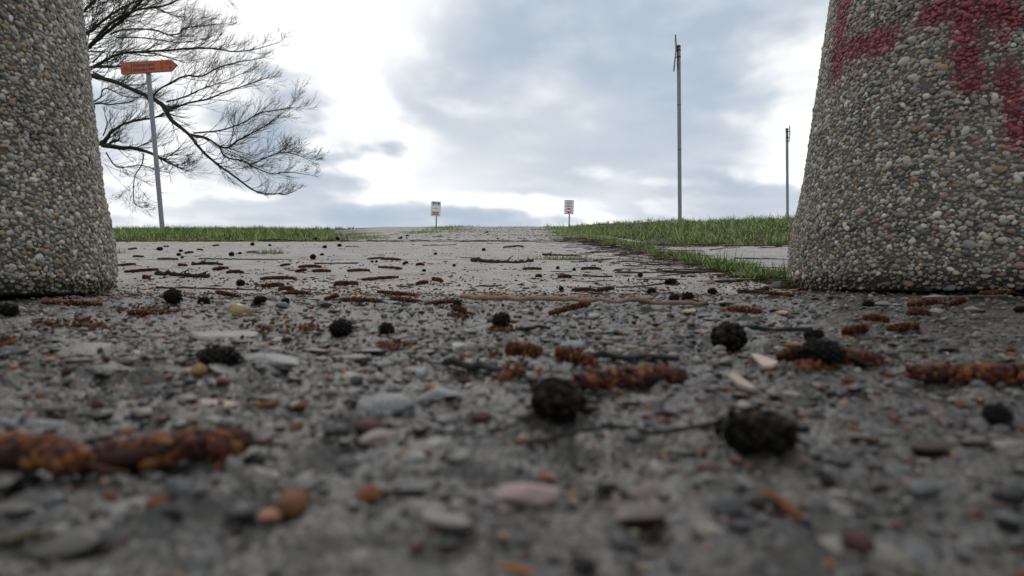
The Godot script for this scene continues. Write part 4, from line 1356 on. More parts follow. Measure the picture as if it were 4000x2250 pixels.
func build_grass() -> void:
	var bm := blade_mesh()
	var xf := []
	var cl := []
	var tries := 0
	while xf.size() < 60000 and tries < 30000:
		tries += 1
		var d := 3.0 + 9.5 * pow(rng.randf(), 1.8)
		var x := rr(0.5, 0.75 + d * 0.62)
		var toe := 3.10 + 0.22 * n_lump.get_noise_2d(x * 0.25, 3.0) + smoothstep(1.0, 0.65, x) * 1.9
		if d < toe - 0.10:
			continue
		var fill := n_tone.get_noise_2d(x * 0.9, d * 0.9)
		var fringe := smoothstep(0.0, 0.7, d - toe)
		if rng.randf() > 0.10 + 0.66 * fringe + fill * 1.3:
			continue
		var h := (0.024 + 0.022 * fringe + 0.010 * smoothstep(0.8, 1.6, x)) * (1.0 + 1.6 * fill) * rr(0.5, 1.6)
		clump(xf, cl, x, d, earth_y(x, d) - 0.004, rng.randi_range(7, 22), rr(0.02, 0.05), h, 0.0034 * (1.0 + d * 0.06), 0.22 + 0.4 * (1.0 - fringe))
	for k in 40:      # tall stalks against the sky
		var d := rr(3.8, 6.0)
		var x := rr(0.75, 2.0)
		add_blade(xf, cl, x, d, earth_y(x, d), rr(0.10, 0.19), 0.0028, 0.6)
	tag(copies("grass", bm, M.grass, xf, cl), "green grass on the raised verge beside the painted planter", "grass", "", "stuff")
	xf = []
	cl = []
	tries = 0
	while xf.size() < 52000 and tries < 30000:
		tries += 1
		var d := 3.70 + 9.0 * pow(rng.randf(), 1.8)
		var x := -rr(0.8, 0.8 + d * 0.62)
		var side := 1.0 + 0.10 * n_lump.get_noise_2d(4.0, d * 0.6) + clampf(d - 5.2, 0.0, 5.0) * 0.30
		var in_by := minf(d - 3.78 - 0.10 * n_lump.get_noise_2d(x * 0.3, 9.0), -x - side)
		if in_by < -0.06:
			continue
		var fringe := smoothstep(0.0, 0.8, in_by)
		var fill := n_tone.get_noise_2d(x * 0.9 + 50.0, d * 0.9)
		if rng.randf() > 0.12 + 0.88 * fringe + fill * 0.7:
			continue
		var h := (0.036 + 0.034 * fringe) * (1.0 + 1.0 * fill) * rr(0.7, 1.35)
		clump(xf, cl, x, d, earth_y(x, d) - 0.004, rng.randi_range(7, 20), rr(0.02, 0.05), h, 0.0033 * (1.0 + d * 0.06), 0.12 + 0.35 * (1.0 - fringe))
	tag(copies("grass", bm, M.grass, xf, cl), "short green grass on the verge around the cycle route post", "grass", "", "stuff")
	xf = []
	cl = []
	tries = 0
	while xf.size() < 9000 and tries < 5200:
		tries += 1
		var d := 1.18 + 3.5 * pow(rng.randf(), 1.35)
		var w := 0.048 + 0.045 * n_lump.get_noise_2d(7.0, d * 0.7)
		var x := 0.515 + clampf(rng.randfn(0.0, 0.6), -1.2, 1.2) * w + 0.02 * n_lump.get_noise_2d(1.0, d)
		if n_tone.get_noise_2d(x * 2.0, d * 1.3 + 20.0) < -0.06 + 0.10 * smoothstep(2.6, 4.2, d):
			continue
		clump(xf, cl, x, d, prof(d) - 0.010, rng.randi_range(4, 12), rr(0.008, 0.02), rr(0.020, 0.055) * (1.0 + 0.8 * n_lump.get_noise_2d(2.0, d * 0.5)), 0.0023, 0.14)
	# tufts in cracks: x, d, spread along x, spread along d, count, height
	for t in [[0.16, 1.99, 0.10, 0.012, 420, 0.022], [-0.83, 2.35, 0.05, 0.03, 240, 0.028], [-1.42, 2.38, 0.06, 0.03, 220, 0.028], [-1.0, 3.735, 0.5, 0.012, 400, 0.020], [0.15, 3.735, 0.35, 0.012, 400, 0.022], [-0.3, 3.735, 0.4, 0.012, 300, 0.018], [-0.9, 4.3, 0.10, 0.3, 600, 0.028], [0.45, 4.9, 0.2, 0.3, 900, 0.03], [0.55, 6.2, 0.16, 0.5, 900, 0.04], [-0.85, 6.4, 0.14, 0.5, 700, 0.03], [0.2, 5.2, 0.5, 0.012, 300, 0.024], [-0.6, 6.61, 0.4, 0.015, 300, 0.03], [-0.75, 8.07, 0.3, 0.02, 400, 0.04], [0.45, 8.07, 0.3, 0.02, 300, 0.04], [-1.0, 10.0, 0.18, 0.6, 600, 0.05], [0.62, 9.5, 0.15, 0.8, 600, 0.05], [-0.9, 12.2, 0.3, 0.3, 300, 0.05], [0.3, 12.81, 0.6, 0.03, 300, 0.035], [0.56, 1.30, 0.06, 0.05, 420, 0.028], [0.66, 1.22, 0.05, 0.03, 200, 0.022]]:
		for k in t[4]:
			var x: float = t[0] + rng.randfn(0.0, 0.6) * t[2]
			var d: float = t[1] + rng.randfn(0.0, 0.6) * t[3]
			add_blade(xf, cl, x, d, prof(d) - 0.006, t[5] * rr(0.5, 1.3), rr(0.0014, 0.0026) * (1.0 + 0.12 * d), 0.18)
	tag(copies("grass", bm, M.grass, xf, cl), "grass growing in the joints and cracks between the slabs", "grass", "", "stuff")

# ------------------------------------------------------------------ tree
var limb_lines := []
const TREE_D := 12.0

func tree_pt(x: float, y: float, off: float) -> Vector3:
	var p := px_of("A", x, y)
	var d := TREE_D + off
	return Vector3((p.x - 2000.0) / FPX * d, EYE + (1125.0 - p.y) / FPX * d, -d)

func sprout(b: MB, p: Vector3, dir: Vector3, length: float, r0: float, depth: int, r: RandomNumberGenerator, col: Color) -> void:
	var n := 5 if depth > 0 else 4
	var pts := [p]
	var rad := [r0]
	var q := p
	var u := dir
	var seg := length / n
	for i in n:
		u = (u + Vector3(r.randf_range(-0.15, 0.15), r.randf_range(-0.13, 0.17), r.randf_range(-0.15, 0.15)) + Vector3(0.01, 0.04, 0)).normalized()
		q += u * seg
		pts.append(q)
		rad.append(maxf(0.0011, r0 * (1.0 - 0.8 * (i + 1.0) / n)))
	b.tube(pts, rad, 5 if depth > 1 else 3, col, Color(-1, 0, 0), false)
	if depth <= 0:
		return
	var kids := r.randi_range(4, 6) if depth > 1 else r.randi_range(3, 6)
	for k in kids:
		var t := r.randf_range(0.25, 1.0)
		var fi := t * n
		var i := mini(int(fi), n - 1)
		var at: Vector3 = pts[i].lerp(pts[i + 1], fi - i)
		var fwd: Vector3 = (pts[i + 1] - pts[i]).normalized()
		var side := Vector3(r.randf_range(-1, 1), r.randf_range(-0.7, 1), r.randf_range(-1, 1))
		side = (side - fwd * side.dot(fwd)).normalized()
		sprout(b, at, (fwd + side * r.randf_range(0.30, 0.75)).normalized(), length * r.randf_range(0.5, 0.8), maxf(0.002, r0 * 0.5), depth - 1, r, col)

func build_tree() -> void:
	var foot := tree_pt(330, 1150, 0.0)
	foot.y = earth_y(foot.x, TREE_D) - 0.05
	var o := base_node("alder_tree", foot)
	tag(o, "large bare spreading tree with fine twigs behind the cycle route sign", "tree")
	var bark := Color(0.062, 0.055, 0.036)
	var r := RandomNumberGenerator.new()
	r.seed = 404
	var tb := MB.new()
	var trunk := [foot - foot]
	var trad := [0.30]
	for q in [[350, 1100, 0.24], [360, 900, 0.22], [370, 700, 0.21], [380, 480, 0.19], [370, 250, 0.16], [350, -50, 0.13], [340, -400, 0.10], [360, -800, 0.06], [380, -1200, 0.03]]:
		trunk.append(tree_pt(q[0], q[1], 0.0) - foot)
		trad.append(q[2])
	tb.tube(trunk, trad, 14, bark)
	inst("trunk", tb.mesh(), M.bark, o)
	var twig := MB.new()
	# limbs as they show: points (x, y, radius in pixels of that crop), depth offset at the end, twig lengths
	var limbs := [
		[[[380, 500, 22], [560, 560, 20], [720, 592, 19], [850, 620, 18], [1000, 680, 17], [1180, 765, 18], [1260, 820, 20], [1330, 930, 18], [1470, 1045, 15], [1540, 1140, 13], [1680, 1270, 11], [1800, 1355, 9], [1938, 1457, 8], [2046, 1500, 6], [2143, 1500, 5], [2213, 1505, 4], [2294, 1473, 2.5]], -1.6, 0.55],
		[[[1470, 1040, 12], [1600, 1070, 10], [1700, 1135, 9], [1770, 1140, 8], [1830, 1095, 7], [1950, 1030, 6], [2060, 970, 5], [2150, 900, 3]], -1.2, 0.9],
		[[[1700, 1130, 8], [1745, 1215, 7], [1880, 1245, 7], [1950, 1285, 6], [2100, 1345, 5], [2220, 1332, 4], [2370, 1350, 2.5]], -1.9, 0.75],
		[[[1950, 1275, 5], [2080, 1210, 5], [2200, 1180, 4], [2330, 1210, 3], [2420, 1260, 2]], -1.9, 0.6],
		[[[1500, 1030, 8], [1700, 1010, 7], [1880, 950, 6], [2000, 880, 5], [2160, 850, 4], [2300, 830, 2.5]], -0.6, 0.9],
		[[[1310, 850, 10], [1450, 800, 9], [1600, 770, 8], [1750, 710, 7], [1900, 660, 5], [2050, 610, 3]], 0.3, 1.0],
		[[[1185, 745, 10], [1250, 680, 8], [1430, 590, 8], [1560, 590, 7], [1700, 520, 6], [1850, 480, 5], [2000, 455, 3]], 0.6, 1.0],
		[[[1290, 790, 8], [1440, 745, 7], [1560, 690, 5], [1700, 640, 4], [1900, 560, 2.5]], -1.0, 0.9],
		[[[380, 640, 16], [560, 570, 14], [720, 515, 13], [850, 450, 12], [960, 410, 11], [1200, 395, 10], [1480, 375, 9], [1650, 375, 8], [1830, 400, 6], [2000, 375, 4], [2150, 330, 2.5]], 1.0, 1.0],
		[[[1080, 405, 7], [1200, 415, 6], [1300, 445, 5], [1430, 485, 3]], 1.5, 0.7],
		[[[380, 560, 20], [560, 470, 18], [690, 365, 16], [800, 270, 15], [1000, 110, 12], [1100, 0, 11], [1250, -150, 8], [1420, -280, 5]], -0.8, 1.1],
		[[[690, 350, 12], [860, 180, 11], [1050, 80, 9], [1250, 50, 8], [1380, 0, 6], [1550, -60, 4], [1750, -70, 2.5]], -1.4, 1.0],
		[[[375, 420, 18], [560, 330, 15], [680, 255, 14], [770, 180, 12], [900, 90, 10], [1050, 10, 8], [1300, -60, 6], [1600, -90, 3]], 0.9, 1.1],
		[[[370, 250, 16], [560, 140, 13], [660, 75, 11], [740, 0, 10], [900, -150, 8], [1100, -300, 5]], 0.2, 1.1],
		[[[850, 270, 9], [960, 230, 8], [1180, 230, 7], [1300, 268, 7], [1390, 260, 6], [1420, 220, 5], [1560, 200, 4], [1720, 185, 2.5]], 0.4, 0.9],
		[[[900, 290, 7], [1080, 290, 6], [1240, 310, 5], [1400, 330, 4], [1600, 300, 3]], -0.3, 0.9],
		[[[370, 950, 24], [600, 1090, 22], [790, 1110, 19], [850, 1030, 13], [960, 960, 10], [1080, 930, 9], [1200, 910, 8], [1290, 870, 6]], -0.5, 0.8],
		[[[790, 1120, 20], [900, 1140, 19], [1050, 1152, 16], [1180, 1190, 13], [1250, 1230, 12], [1330, 1270, 9], [1400, 1300, 7], [1440, 1300, 4]], -0.9, 0.95],
		[[[1110, 1190, 6], [1100, 1270, 5], [1050, 1350, 4.5], [1034, 1440, 4], [1034, 1516, 4], [1045, 1581, 4], [1109, 1608, 2.5]], -1.2, 0.6],
		[[[850, 1110, 10], [880, 1090, 12], [915, 1085, 8], [925, 1050, 4]], -0.7, 0.35],
		[[[800, 1050, 7], [830, 960, 5], [815, 900, 4]], -0.4, 0.5],
		[[[820, 1180, 6], [900, 1290, 5], [1000, 1290, 5], [1100, 1280, 4], [1250, 1330, 3]], -0.2, 0.8],
		[[[400, 820, 10], [740, 780, 6], [800, 690, 6], [870, 700, 5], [960, 745, 4], [1080, 755, 3]], 0.8, 0.8],
		[[[720, 560, 8], [900, 640, 6], [1000, 660, 5], [1130, 650, 3]], 0.9, 0.7],
		[[[400, 880, 10], [740, 800, 7], [840, 810, 6], [1000, 790, 4]], 0.9, 0.7],
		[[[720, 520, 8], [830, 520, 8], [940, 515, 7], [1080, 500, 5]], 0.5, 0.6],
		[[[720, 480, 9], [760, 440, 5]], 0.2, 0.5],
	]
	for l in limbs:
		var pts := []
		var rad := []
		var n: int = l[0].size()
		var zoff := 0.0
		for i in n:
			var q: Array = l[0][i]
			var off: float = l[1] * (0.25 + 0.75 * i / (n - 1.0))
			pts.append(tree_pt(q[0], q[1], off) - foot)
			rad.append(0.86 * q[2] / 1.9815 * (TREE_D + off) / FPX)
		# smooth, slightly crooked line
		var fp := []
		var fr := []
		for i in n - 1:
			var a0: Vector3 = pts[maxi(i - 1, 0)]
			var a3: Vector3 = pts[mini(i + 2, n - 1)]
			for k in 4:
				var t := k / 4.0
				var w: Vector3 = pts[i].cubic_interpolate(pts[i + 1], a0, a3, t)
				fp.append(w + Vector3(r.randf_range(-1, 1), r.randf_range(-1, 1), r.randf_range(-1, 1)) * rad[i] * 0.25)
				fr.append(lerpf(rad[i], rad[i + 1], t) * r.randf_range(0.92, 1.1))
		fp.append(pts[n - 1])
		fr.append(rad[n - 1])
		var lb := MB.new()
		lb.tube(fp, fr, 8, bark)
		inst("limb", lb.mesh(), M.bark, o)
		# twigs along it
		var total := 0.0
		for i in fp.size() - 1:
			total += (fp[i + 1] - fp[i]).length()
		var count := int(total * 13.0)
		for k in count:
			var i := r.randi_range(2, fp.size() - 2)
			var fwd: Vector3 = (fp[i + 1] - fp[i]).normalized()
			var side := Vector3(r.randf_range(-0.6, 1.0), r.randf_range(-0.8, 1.0), r.randf_range(-1, 1))
			side = (side - fwd * side.dot(fwd)).normalized()
			var dir := (fwd * 0.9 + side * r.randf_range(0.35, 0.85) + Vector3(0.2, 0.08, 0)).normalized()
			sprout(twig, fp[i].lerp(fp[i + 1], r.randf()), dir, l[2] * r.randf_range(0.4, 0.85) * lerpf(1.1, 0.33, pow(float(i) / fp.size(), 1.2)), minf(fr[i] * 0.42, 0.009), 2 if r.randf() < 0.5 else 1, r, bark)
		sprout(twig, fp[-1], (fp[-1] - fp[-3]).normalized(), l[2] * 0.22, minf(fr[-1], 0.01), 2, r, bark)
	var t := inst("twigs", twig.mesh(), M.tint, o)
	t.set_meta("kind", "stuff")

# ------------------------------------------------------------------ signs and poles
func text_part(called: String, words: String, size: float, mat: Material, parent: Node, at: Vector3, align := HORIZONTAL_ALIGNMENT_LEFT, weight := 700) -> void:
	var t := TextMesh.new()
	var f := SystemFont.new()
	f.font_names = PackedStringArray(["Droid Sans"])
	f.font_weight = weight
	t.font = f
	t.text = words
	t.font_size = 64
	t.pixel_size = size / 64.0
	t.depth = 0.0015
	t.horizontal_alignment = align
	var o := inst(called, t, mat, parent)
	o.position = at

func plate(pts: Array, thick: float) -> ArrayMesh:     # outline in x, y, counter-clockwise; front face towards +z
	var b := MB.new()
	var fr := []
	var bk := []
	for p in pts:
		fr.append(b.vert(Vector3(p.x, p.y, thick * 0.5), Vector3.BACK))
		bk.append(b.vert(Vector3(p.x, p.y, -thick * 0.5), Vector3.FORWARD))
	for i in range(1, pts.size() - 1):
		b.tri(fr[0], fr[i], fr[i + 1])
		b.tri(bk[0], bk[i], bk[i + 1])
	for i in pts.size():
		var j := (i + 1) % pts.size()
		var nn := Vector3(pts[j].y - pts[i].y, pts[i].x - pts[j].x, 0).normalized()
		b.quad(b.vert(b.v[fr[i]], nn), b.vert(b.v[fr[j]], nn), b.vert(b.v[bk[j]], nn), b.vert(b.v[bk[i]], nn))
	return b.mesh()

func rounded(x0: float, y0: float, x1: float, y1: float, r: float) -> Array:
	var out := []
	for c in [[x1 - r, y0 + r, -90], [x1 - r, y1 - r, 0], [x0 + r, y1 - r, 90], [x0 + r, y0 + r, 180]]:
		for k in 5:
			var a := deg_to_rad(c[2] + 22.5 * k)
			out.append(Vector2(c[0] + cos(a) * r, c[1] + sin(a) * r))
	return out

func tube_part(called: String, pts: Array, rad: Array, sides: int, mat: Material, parent: Node) -> MeshInstance3D:
	var b := MB.new()
	b.tube(pts, rad, sides, Color.WHITE)
	return inst(called, b.mesh(), mat, parent)

func arc(c: Vector3, r: float, n := 20) -> Array:
	var out := []
	for k in n + 1:
		out.append(c + Vector3(cos(TAU * k / n) * r, sin(TAU * k / n) * r, 0))
	return out

func build_cycle_sign() -> void:
	var d := 8.8
	var foot := Vector3((637.0 - 2000.0) / FPX * d, earth_y((637.0 - 2000.0) / FPX * d, d) - 0.05, -d)
	var top := Vector3((578.0 - 2000.0) / FPX * d, EYE + (1125.0 - 268.0) / FPX * d, -d)
	var o := base_node("cycle_signpost", foot)
	tag(o, "orange arrow cycle route sign on a leaning grey metal pole", "signpost")
	var axis := (top - foot).normalized()
	var tip := top + axis * 0.055 - foot
	tube_part("pole", [Vector3.ZERO, (top - foot) * 0.5, tip], [0.029, 0.029, 0.029], 18, M.steel, o)
	tube_part("pole_cap", [tip, tip + axis * 0.012], [0.0305, 0.028], 18, M.dark, o)
	# panel, tilted with the pole and turned a little
	var panel := Node3D.new()
	panel.name = "sign_panel"
	o.add_child(panel, true)
	var bx := Vector3(cos(deg_to_rad(2.6)), sin(deg_to_rad(2.6)), 0.05).normalized()
	var bz := bx.cross(axis).normalized()
	var by := bz.cross(bx)
	panel.transform = Transform3D(Basis(bx, by, bz), top - foot + bz * 0.042 + bx * 0.012 + by * 0.004)
	var L := -0.345
	var R := 0.405
	var hh := 0.0775
	var outline := [Vector2(R, 0.004), Vector2(R - 0.080, hh), Vector2(L + 0.012, hh), Vector2(L, hh - 0.012), Vector2(L, -hh + 0.014), Vector2(L + 0.014, -hh), Vector2(R - 0.080, -hh), Vector2(R, -0.004)]
	inst("backing", plate(outline, 0.006), M.sign_black, panel)
	var e := 0.0075
	var f1 := inst("bicycle_field", plate(rounded(L + e, -hh + e, L + 0.138, hh - e, 0.010), 0.003), M.sign_orange, panel)
	f1.position.z = 0.0048
	var f2 := inst("text_field", plate([Vector2(R - e - 0.002, 0.003), Vector2(R - 0.083, hh - e), Vector2(L + 0.154, hh - e), Vector2(L + 0.146, hh - e - 0.008), Vector2(L + 0.146, -hh + e + 0.008), Vector2(L + 0.154, -hh + e), Vector2(R - 0.083, -hh + e), Vector2(R - e - 0.002, -0.003)], 0.003), M.sign_orange, panel)
	f2.position.z = 0.0048
	var z := 0.0071
	text_part("lettering", "Czarna Łąka", 0.050, M.sign_black, panel, Vector3(L + 0.160, 0.030, z))
	text_part("lettering", "Kliniska PKP", 0.050, M.sign_black, panel, Vector3(L + 0.160, -0.031, z))
	text_part("lettering", "0,3", 0.052, M.sign_black, panel, Vector3(R - 0.115, 0.034, z), HORIZONTAL_ALIGNMENT_CENTER)
	text_part("lettering", "6", 0.052, M.sign_black, panel, Vector3(R - 0.098, -0.028, z), HORIZONTAL_ALIGNMENT_CENTER)
	# bicycle
	var bk := MB.new()
	var c0 := Vector3(L + 0.072, -0.006, z)
	for w in [-0.032, 0.032]:
		var ring := arc(c0 + Vector3(w, -0.016, 0), 0.021)
		var rad := []
		for k in ring.size():
			rad.append(0.0017)
		bk.tube(ring, rad, 5, Color.WHITE, Color(-1, 0, 0), false)
	for s in [[[-0.032, -0.016], [-0.017, 0.022], [-0.024, 0.030]], [[-0.021, 0.012], [0.014, 0.016], [0.000, -0.018], [-0.021, 0.012]], [[0.000, -0.018], [0.032, -0.016], [0.014, 0.016], [0.011, 0.024]], [[0.003, 0.024], [0.020, 0.025]], [[-0.024, 0.030], [-0.012, 0.026]]]:
		var pts := []
		var rad := []
		for q in s:
			pts.append(c0 + Vector3(q[0], q[1], 0))
			rad.append(0.0017)
		bk.tube(pts, rad, 5, Color.WHITE)
	inst("bicycle_symbol", bk.mesh(), M.sign_black, panel)
	# bus and train pictograms
	var icon := plain(lin(0.16, 0.05, 0.03), 0.6)
	for s in [[0.030, "bus_symbol"], [-0.028, "train_symbol"]]:
		var ib := MB.new()
		var cx := R - 0.205
		var cy: float = s[0]
		for q in [[-0.018, 0.022, 0.018, 0.0255], [-0.018, -0.014, 0.018, -0.010], [-0.018, -0.014, -0.0145, 0.0255], [0.0145, -0.014, 0.018, 0.0255], [-0.018, 0.003, 0.018, 0.0065], [-0.012, -0.024, -0.006, -0.014], [0.006, -0.024, 0.012, -0.014]]:
			ib.box(Vector3(cx + q[0], cy + q[1], z - 0.0005), Vector3(cx + q[2], cy + q[3], z + 0.0004 + rng.randf() * 0.0003))
		inst(s[1], ib.mesh(), icon, panel)
	for k in [-0.035, 0.035]:
		var at: Vector3 = top - foot + axis * k
		tube_part("clamp", [at - axis * 0.010, at + axis * 0.010], [0.034, 0.034], 18, M.dark, o)

func build_board(px: float, bottom_py: float, top_py: float, width_px: float, post_px: float, d: float, lean: float, kind: int) -> void:
	var x := (px - 2000.0) / FPX * d
	var k := d / FPX
	var foot := Vector3((post_px - 2000.0) / FPX * d, earth_y(x, d) - 0.1, -d)
	var low := EYE + (1125.0 - bottom_py) * k
	var w := width_px * k
	var h := (bottom_py - top_py) * k
	var o := base_node("notice_board", foot)
	tag(o, "pale notice with blue banner, white label and amber label on a dark post" if kind == 0 else "white no entry notice with grey border and red disc on a dark post", "sign")
	var panel := Node3D.new()
	panel.name = "panel"
	o.add_child(panel, true)
	panel.position = Vector3(x, low + h * 0.5, -d + 0.03) - foot
	panel.rotation = Vector3(0, 0.10 if kind == 0 else -0.05, lean)
	var pb := MB.new()
	pb.box(Vector3(-0.021, 0, -0.021), Vector3(0.021, low + h * 0.55 - foot.y, 0.005))
	var post := inst("post", pb.mesh(), M.post, o)
	post.rotation.z = lean * 0.6
	if kind == 0:
		inst("backing", plate(rounded(-w / 2, -h / 2, w / 2, h / 2, 0.012), 0.006), M.sign_pale, panel)
		var f := func(called: String, x0: float, y0: float, x1: float, y1: float, m: Material, z: float) -> void:
			var e := inst(called, plate(rounded(x0 * w, y0 * h, x1 * w, y1 * h, 0.005), 0.002), m, panel)
			e.position.z = z
		f.call("blue_banner", -0.34, 0.27, 0.36, 0.45, M.sign_blue, 0.0045)
		f.call("banner_stripe", -0.14, 0.375, 0.16, 0.415, M.sign_white, 0.006)
		f.call("banner_stripe", -0.24, 0.285, 0.24, 0.325, M.sign_white, 0.006)
		f.call("white_label", -0.36, -0.13, 0.36, 0.19, M.sign_white, 0.0045)
		f.call("label_line", -0.14, 0.085, 0.14, 0.10, M.sign_ink, 0.006)
		f.call("label_line", -0.27, -0.015, 0.27, 0.015, M.sign_blue, 0.006)
		f.call("amber_label", -0.37, -0.44, 0.34, -0.18, M.sign_amber, 0.0045)
		f.call("label_line", -0.31, -0.265, 0.0, -0.235, M.sign_ink, 0.006)
		f.call("label_line", 0.08, -0.27, 0.28, -0.22, M.sign_ink, 0.006)
		f.call("label_line", -0.31, -0.375, 0.26, -0.335, M.sign_ink, 0.006)
	else:
		inst("backing", plate(rounded(-w / 2, -h / 2, w / 2, h / 2, 0.014), 0.006), M.sign_white, panel)
		var bd := inst("border", plate(rounded(-w * 0.475, -h * 0.482, w * 0.475, h * 0.482, 0.013), 0.002), plain(lin(0.06, 0.075, 0.09), 0.6), panel)
		bd.position.z = 0.0045
		var fd := inst("field", plate(rounded(-w * 0.43, -h * 0.452, w * 0.43, h * 0.452, 0.010), 0.002), M.sign_white, panel)
		fd.position.z = 0.0062
		var z := 0.008
		text_part("lettering", "ZAKAZ", h * 0.135, M.sign_red, panel, Vector3(0.0, h * 0.36, z), HORIZONTAL_ALIGNMENT_CENTER)
		text_part("lettering", "WJAZDU", h * 0.10, M.sign_ink, panel, Vector3(0.0, h * 0.245, z), HORIZONTAL_ALIGNMENT_CENTER)
		text_part("lettering", "TEREN", h * 0.095, M.sign_ink, panel, Vector3(0.0, h * 0.14, z), HORIZONTAL_ALIGNMENT_CENTER)
		text_part("lettering", "PRYWATNY", h * 0.095, M.sign_ink, panel, Vector3(0.0, h * 0.04, z), HORIZONTAL_ALIGNMENT_CENTER)
		var disc := []
		for i in 40:
			disc.append(Vector2(cos(TAU * i / 40) * w * 0.29, sin(TAU * i / 40) * w * 0.29))
		var de := inst("no_entry_disc", plate(disc, 0.002), M.sign_red, panel)
		de.position = Vector3(0, -h * 0.24, z)
		var bar := inst("bar", plate(rounded(-w * 0.24, -w * 0.085, w * 0.24, w * 0.085, 0.004), 0.002), M.sign_white, panel)
		bar.position = Vector3(0, -h * 0.24, z + 0.0018)

# a tall pole that carries a road sign seen edge on
func build_pole(label: String, top: Vector2, foot_px: float, d: float, rad: float, sign_pts: Array, clamps: Array, joints: Array, round_sign: bool) -> void:
	var fx := (foot_px - 2000.0) / FPX * d
	var foot := Vector3(fx, earth_y(fx, d) - 0.1, -d)
	var tp := Vector3((top.x - 2000.0) / FPX * d, EYE + (1125.0 - top.y) / FPX * d, -d) - foot
	var o := base_node("sign_pole", foot)
	tag(o, label, "pole")
	var along := func(py: float) -> Vector3:
		var y: float = EYE + (1125.0 - py) / FPX * d - foot.y
		return tp * (y / tp.y)
	tube_part("pole", [Vector3.ZERO, tp * 0.5, tp], [rad, rad, rad], 20, M.steel, o)
	tube_part("pole_cap", [tp - Vector3(0, rad * 0.9, 0), tp + Vector3(0, rad * 0.15, 0), tp + Vector3(0, rad * 0.35, 0)], [rad * 1.08, rad * 1.08, rad * 0.9], 20, M.dark, o)
	for py in clamps:
		var c: Vector3 = along.call(py)
		tube_part("clamp", [c - Vector3(0, 0.012, 0), c + Vector3(0, 0.012, 0)], [rad * 1.12, rad * 1.12], 20, M.dark, o)
		var away: Vector3 = Vector3((sign_pts[1].x - 2000.0) / FPX * d - foot.x, c.y, 0)
		tube_part("bracket", [c, Vector3(away.x, c.y, 0)], [0.008, 0.008], 6, M.dark, o)
	for py in joints:
		var c: Vector3 = along.call(py)
		tube_part("joint_band", [c - Vector3(0, 0.006, 0), c + Vector3(0, 0.006, 0)], [rad * 1.03, rad * 1.03], 20, M.dark, o)
	# the sheet: its edge is towards us, bent as the photo shows, with the breadth of a road sign going back
	var edge := []
	for p in sign_pts:
		edge.append(Vector3((p.x - 2000.0) / FPX * d, EYE + (1125.0 - p.y) / FPX * d, -d) - foot)
	var total := edge[0].y - edge[-1].y as float
	var b := MB.new()
	var prev := []
	var t := 0.010
	var n := 14
	for i in n + 1:
		var y: float = lerpf(edge[0].y, edge[-1].y, float(i) / n)
		var x: float = edge[0].x
		for k in edge.size() - 1:
			if y <= edge[k].y and y >= edge[k + 1].y - 1e-6:
				x = lerpf(edge[k].x, edge[k + 1].x, (edge[k].y - y) / maxf(edge[k].y - edge[k + 1].y, 1e-6))
		var u := 2.0 * i / n - 1.0
		var half := total * 0.5 * (sqrt(maxf(0.02, 1.0 - u * u)) if round_sign else 0.62)
		var row := []
		for c in [[-t, half], [t, half], [t, -half], [-t, -half]]:
			row.append(b.vert(Vector3(x + c[0], y, c[1]), Vector3(signf(c[0]), 0, signf(c[1]) * 0.3).normalized()))
		if prev.size():
			for k in 4:
				b.quad(prev[k], prev[(k + 1) % 4], row[(k + 1) % 4], row[k])
		else:
			b.quad(row[0], row[1], row[2], row[3])
		prev = row
	b.quad(prev[0], prev[1], prev[2], prev[3])
	var sheet_part := inst("road_sign", b.mesh(), M.sign_back, o)
	var pivot := Vector3(edge[0].x, 0, 0)
	var turn := Basis(Vector3.UP, -atan2(foot.x + edge[0].x, d) + 0.02)
	sheet_part.transform = Transform3D(turn, pivot - turn * pivot)

func build_signs() -> void:
	build_cycle_sign()
	build_board(1703.0, 845.0, 787.0, 38.0, 1700.0, 26.0, -0.05, 0)
	build_board(2222.5, 837.0, 782.0, 36.0, 2222.0, 26.0, -0.02, 1)
	build_pole("tall grey pole with a bent sign plate seen edge-on", Vector2(2651, 180), 2656, 12.0, 0.0335, [Vector2(2638, 148), Vector2(2641, 188), Vector2(2640, 205), Vector2(2633, 268)], [Vector2(2650, 197).y, 223.0], [411.0, 587.0], false)
	build_pole("shorter grey pole with a round sign plate seen edge-on", Vector2(3074, 503), 3077, 18.0, 0.034, [Vector2(3084, 491), Vector2(3085, 530), Vector2(3082, 555)], [514.0, 537.0], [], true)

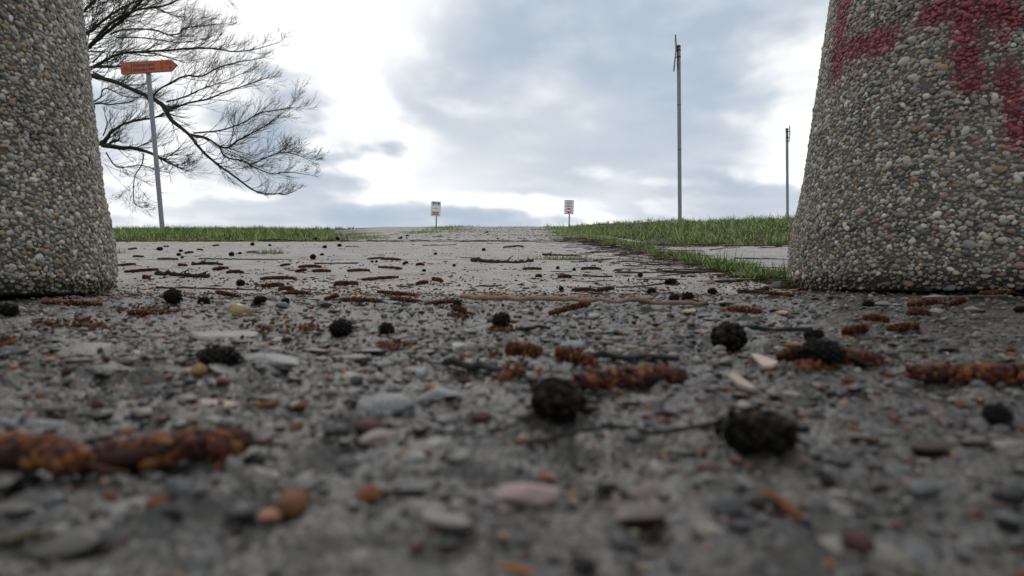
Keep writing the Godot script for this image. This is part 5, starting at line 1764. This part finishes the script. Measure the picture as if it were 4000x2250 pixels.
# ------------------------------------------------------------------
func _ready() -> void:
	setup_noise()
	var cam := Camera3D.new()
	cam.name = "camera"
	add_child(cam)
	cam.position = Vector3(0, EYE, 0)
	var lens := CameraAttributesPhysical.new()
	lens.frustum_focal_length = 28.45
	lens.frustum_focus_distance = 2.3
	lens.frustum_near = 0.02
	lens.frustum_far = 900.0
	lens.exposure_aperture = 14.0
	cam.attributes = lens
	cam.near = 0.02
	cam.far = 900.0
	cam.fov = 45.74
	cam.current = true
	var we := WorldEnvironment.new()
	we.name = "environment"
	var env := Environment.new()
	env.background_mode = Environment.BG_SKY
	var sky := Sky.new()
	var sm := PanoramaSkyMaterial.new()
	sm.panorama = ImageTexture.create_from_image(sky_image())
	sky.sky_material = sm
	env.sky = sky
	env.tonemap_mode = Environment.TONE_MAPPER_LINEAR
	env.tonemap_exposure = 1.0
	env.sdfgi_enabled = true
	env.ssao_enabled = true
	env.ssil_enabled = true
	we.environment = env
	add_child(we)
	var sun := DirectionalLight3D.new()
	sun.name = "sun"
	sun.light_energy = 0.2
	sun.light_angular_distance = 25.0
	sun.light_color = Color(1.0, 0.97, 0.93)
	sun.shadow_enabled = true
	add_child(sun)
	sun.rotation = Vector3(deg_to_rad(-52), deg_to_rad(195), 0)
	print("sky done")

	make_materials()
	M.pebble = plain(Color.WHITE, 0.6, true)
	M.crumb_mesh = stone_mesh(93, 1, 0.2, 0)
	M.scales = []
	for c in [[0.10, 0.034, 0.016], [0.16, 0.056, 0.02], [0.035, 0.015, 0.013], [0.08, 0.027, 0.014], [0.035, 0.016, 0.013], [0.18, 0.078, 0.03], [0.06, 0.022, 0.016], [0.025, 0.014, 0.013]]:
		M.scales.append(plain(lin(c[0], c[1], c[2]), 0.6, false, 0.0, 0.25))
	M.cone_mats = [plain(lin(0.006, 0.0055, 0.005), 0.8, false, 0.0, 0.1), plain(lin(0.011, 0.010, 0.009), 0.75, false, 0.0, 0.15), plain(lin(0.018, 0.015, 0.013), 0.75, false, 0.0, 0.2), plain(lin(0.035, 0.022, 0.014), 0.75, false, 0.0, 0.2)]
	M.sign_back = plain(lin(0.16, 0.17, 0.19), 0.5, false, 0.2)
	build_ground()
	print("ground done")
	taper = 0.098
	build_planter("tapering round planter of bare pebble concrete without paint", Vector3(-0.978, 0.0405, -0.971), 0.362, 0.80, 5, false, 0.94)
	taper = 0.138
	build_planter("tapering round pebble concrete planter sprayed with red paint", Vector3(0.823, 0.0465, -1.064), 0.366, 0.80, 6, true, 0.88)
	print("planters done")
	build_tree()
	print("tree done")
	build_grass()
	print("grass done")
	build_signs()
	build_debris()
	build_litter()
	print("all done")
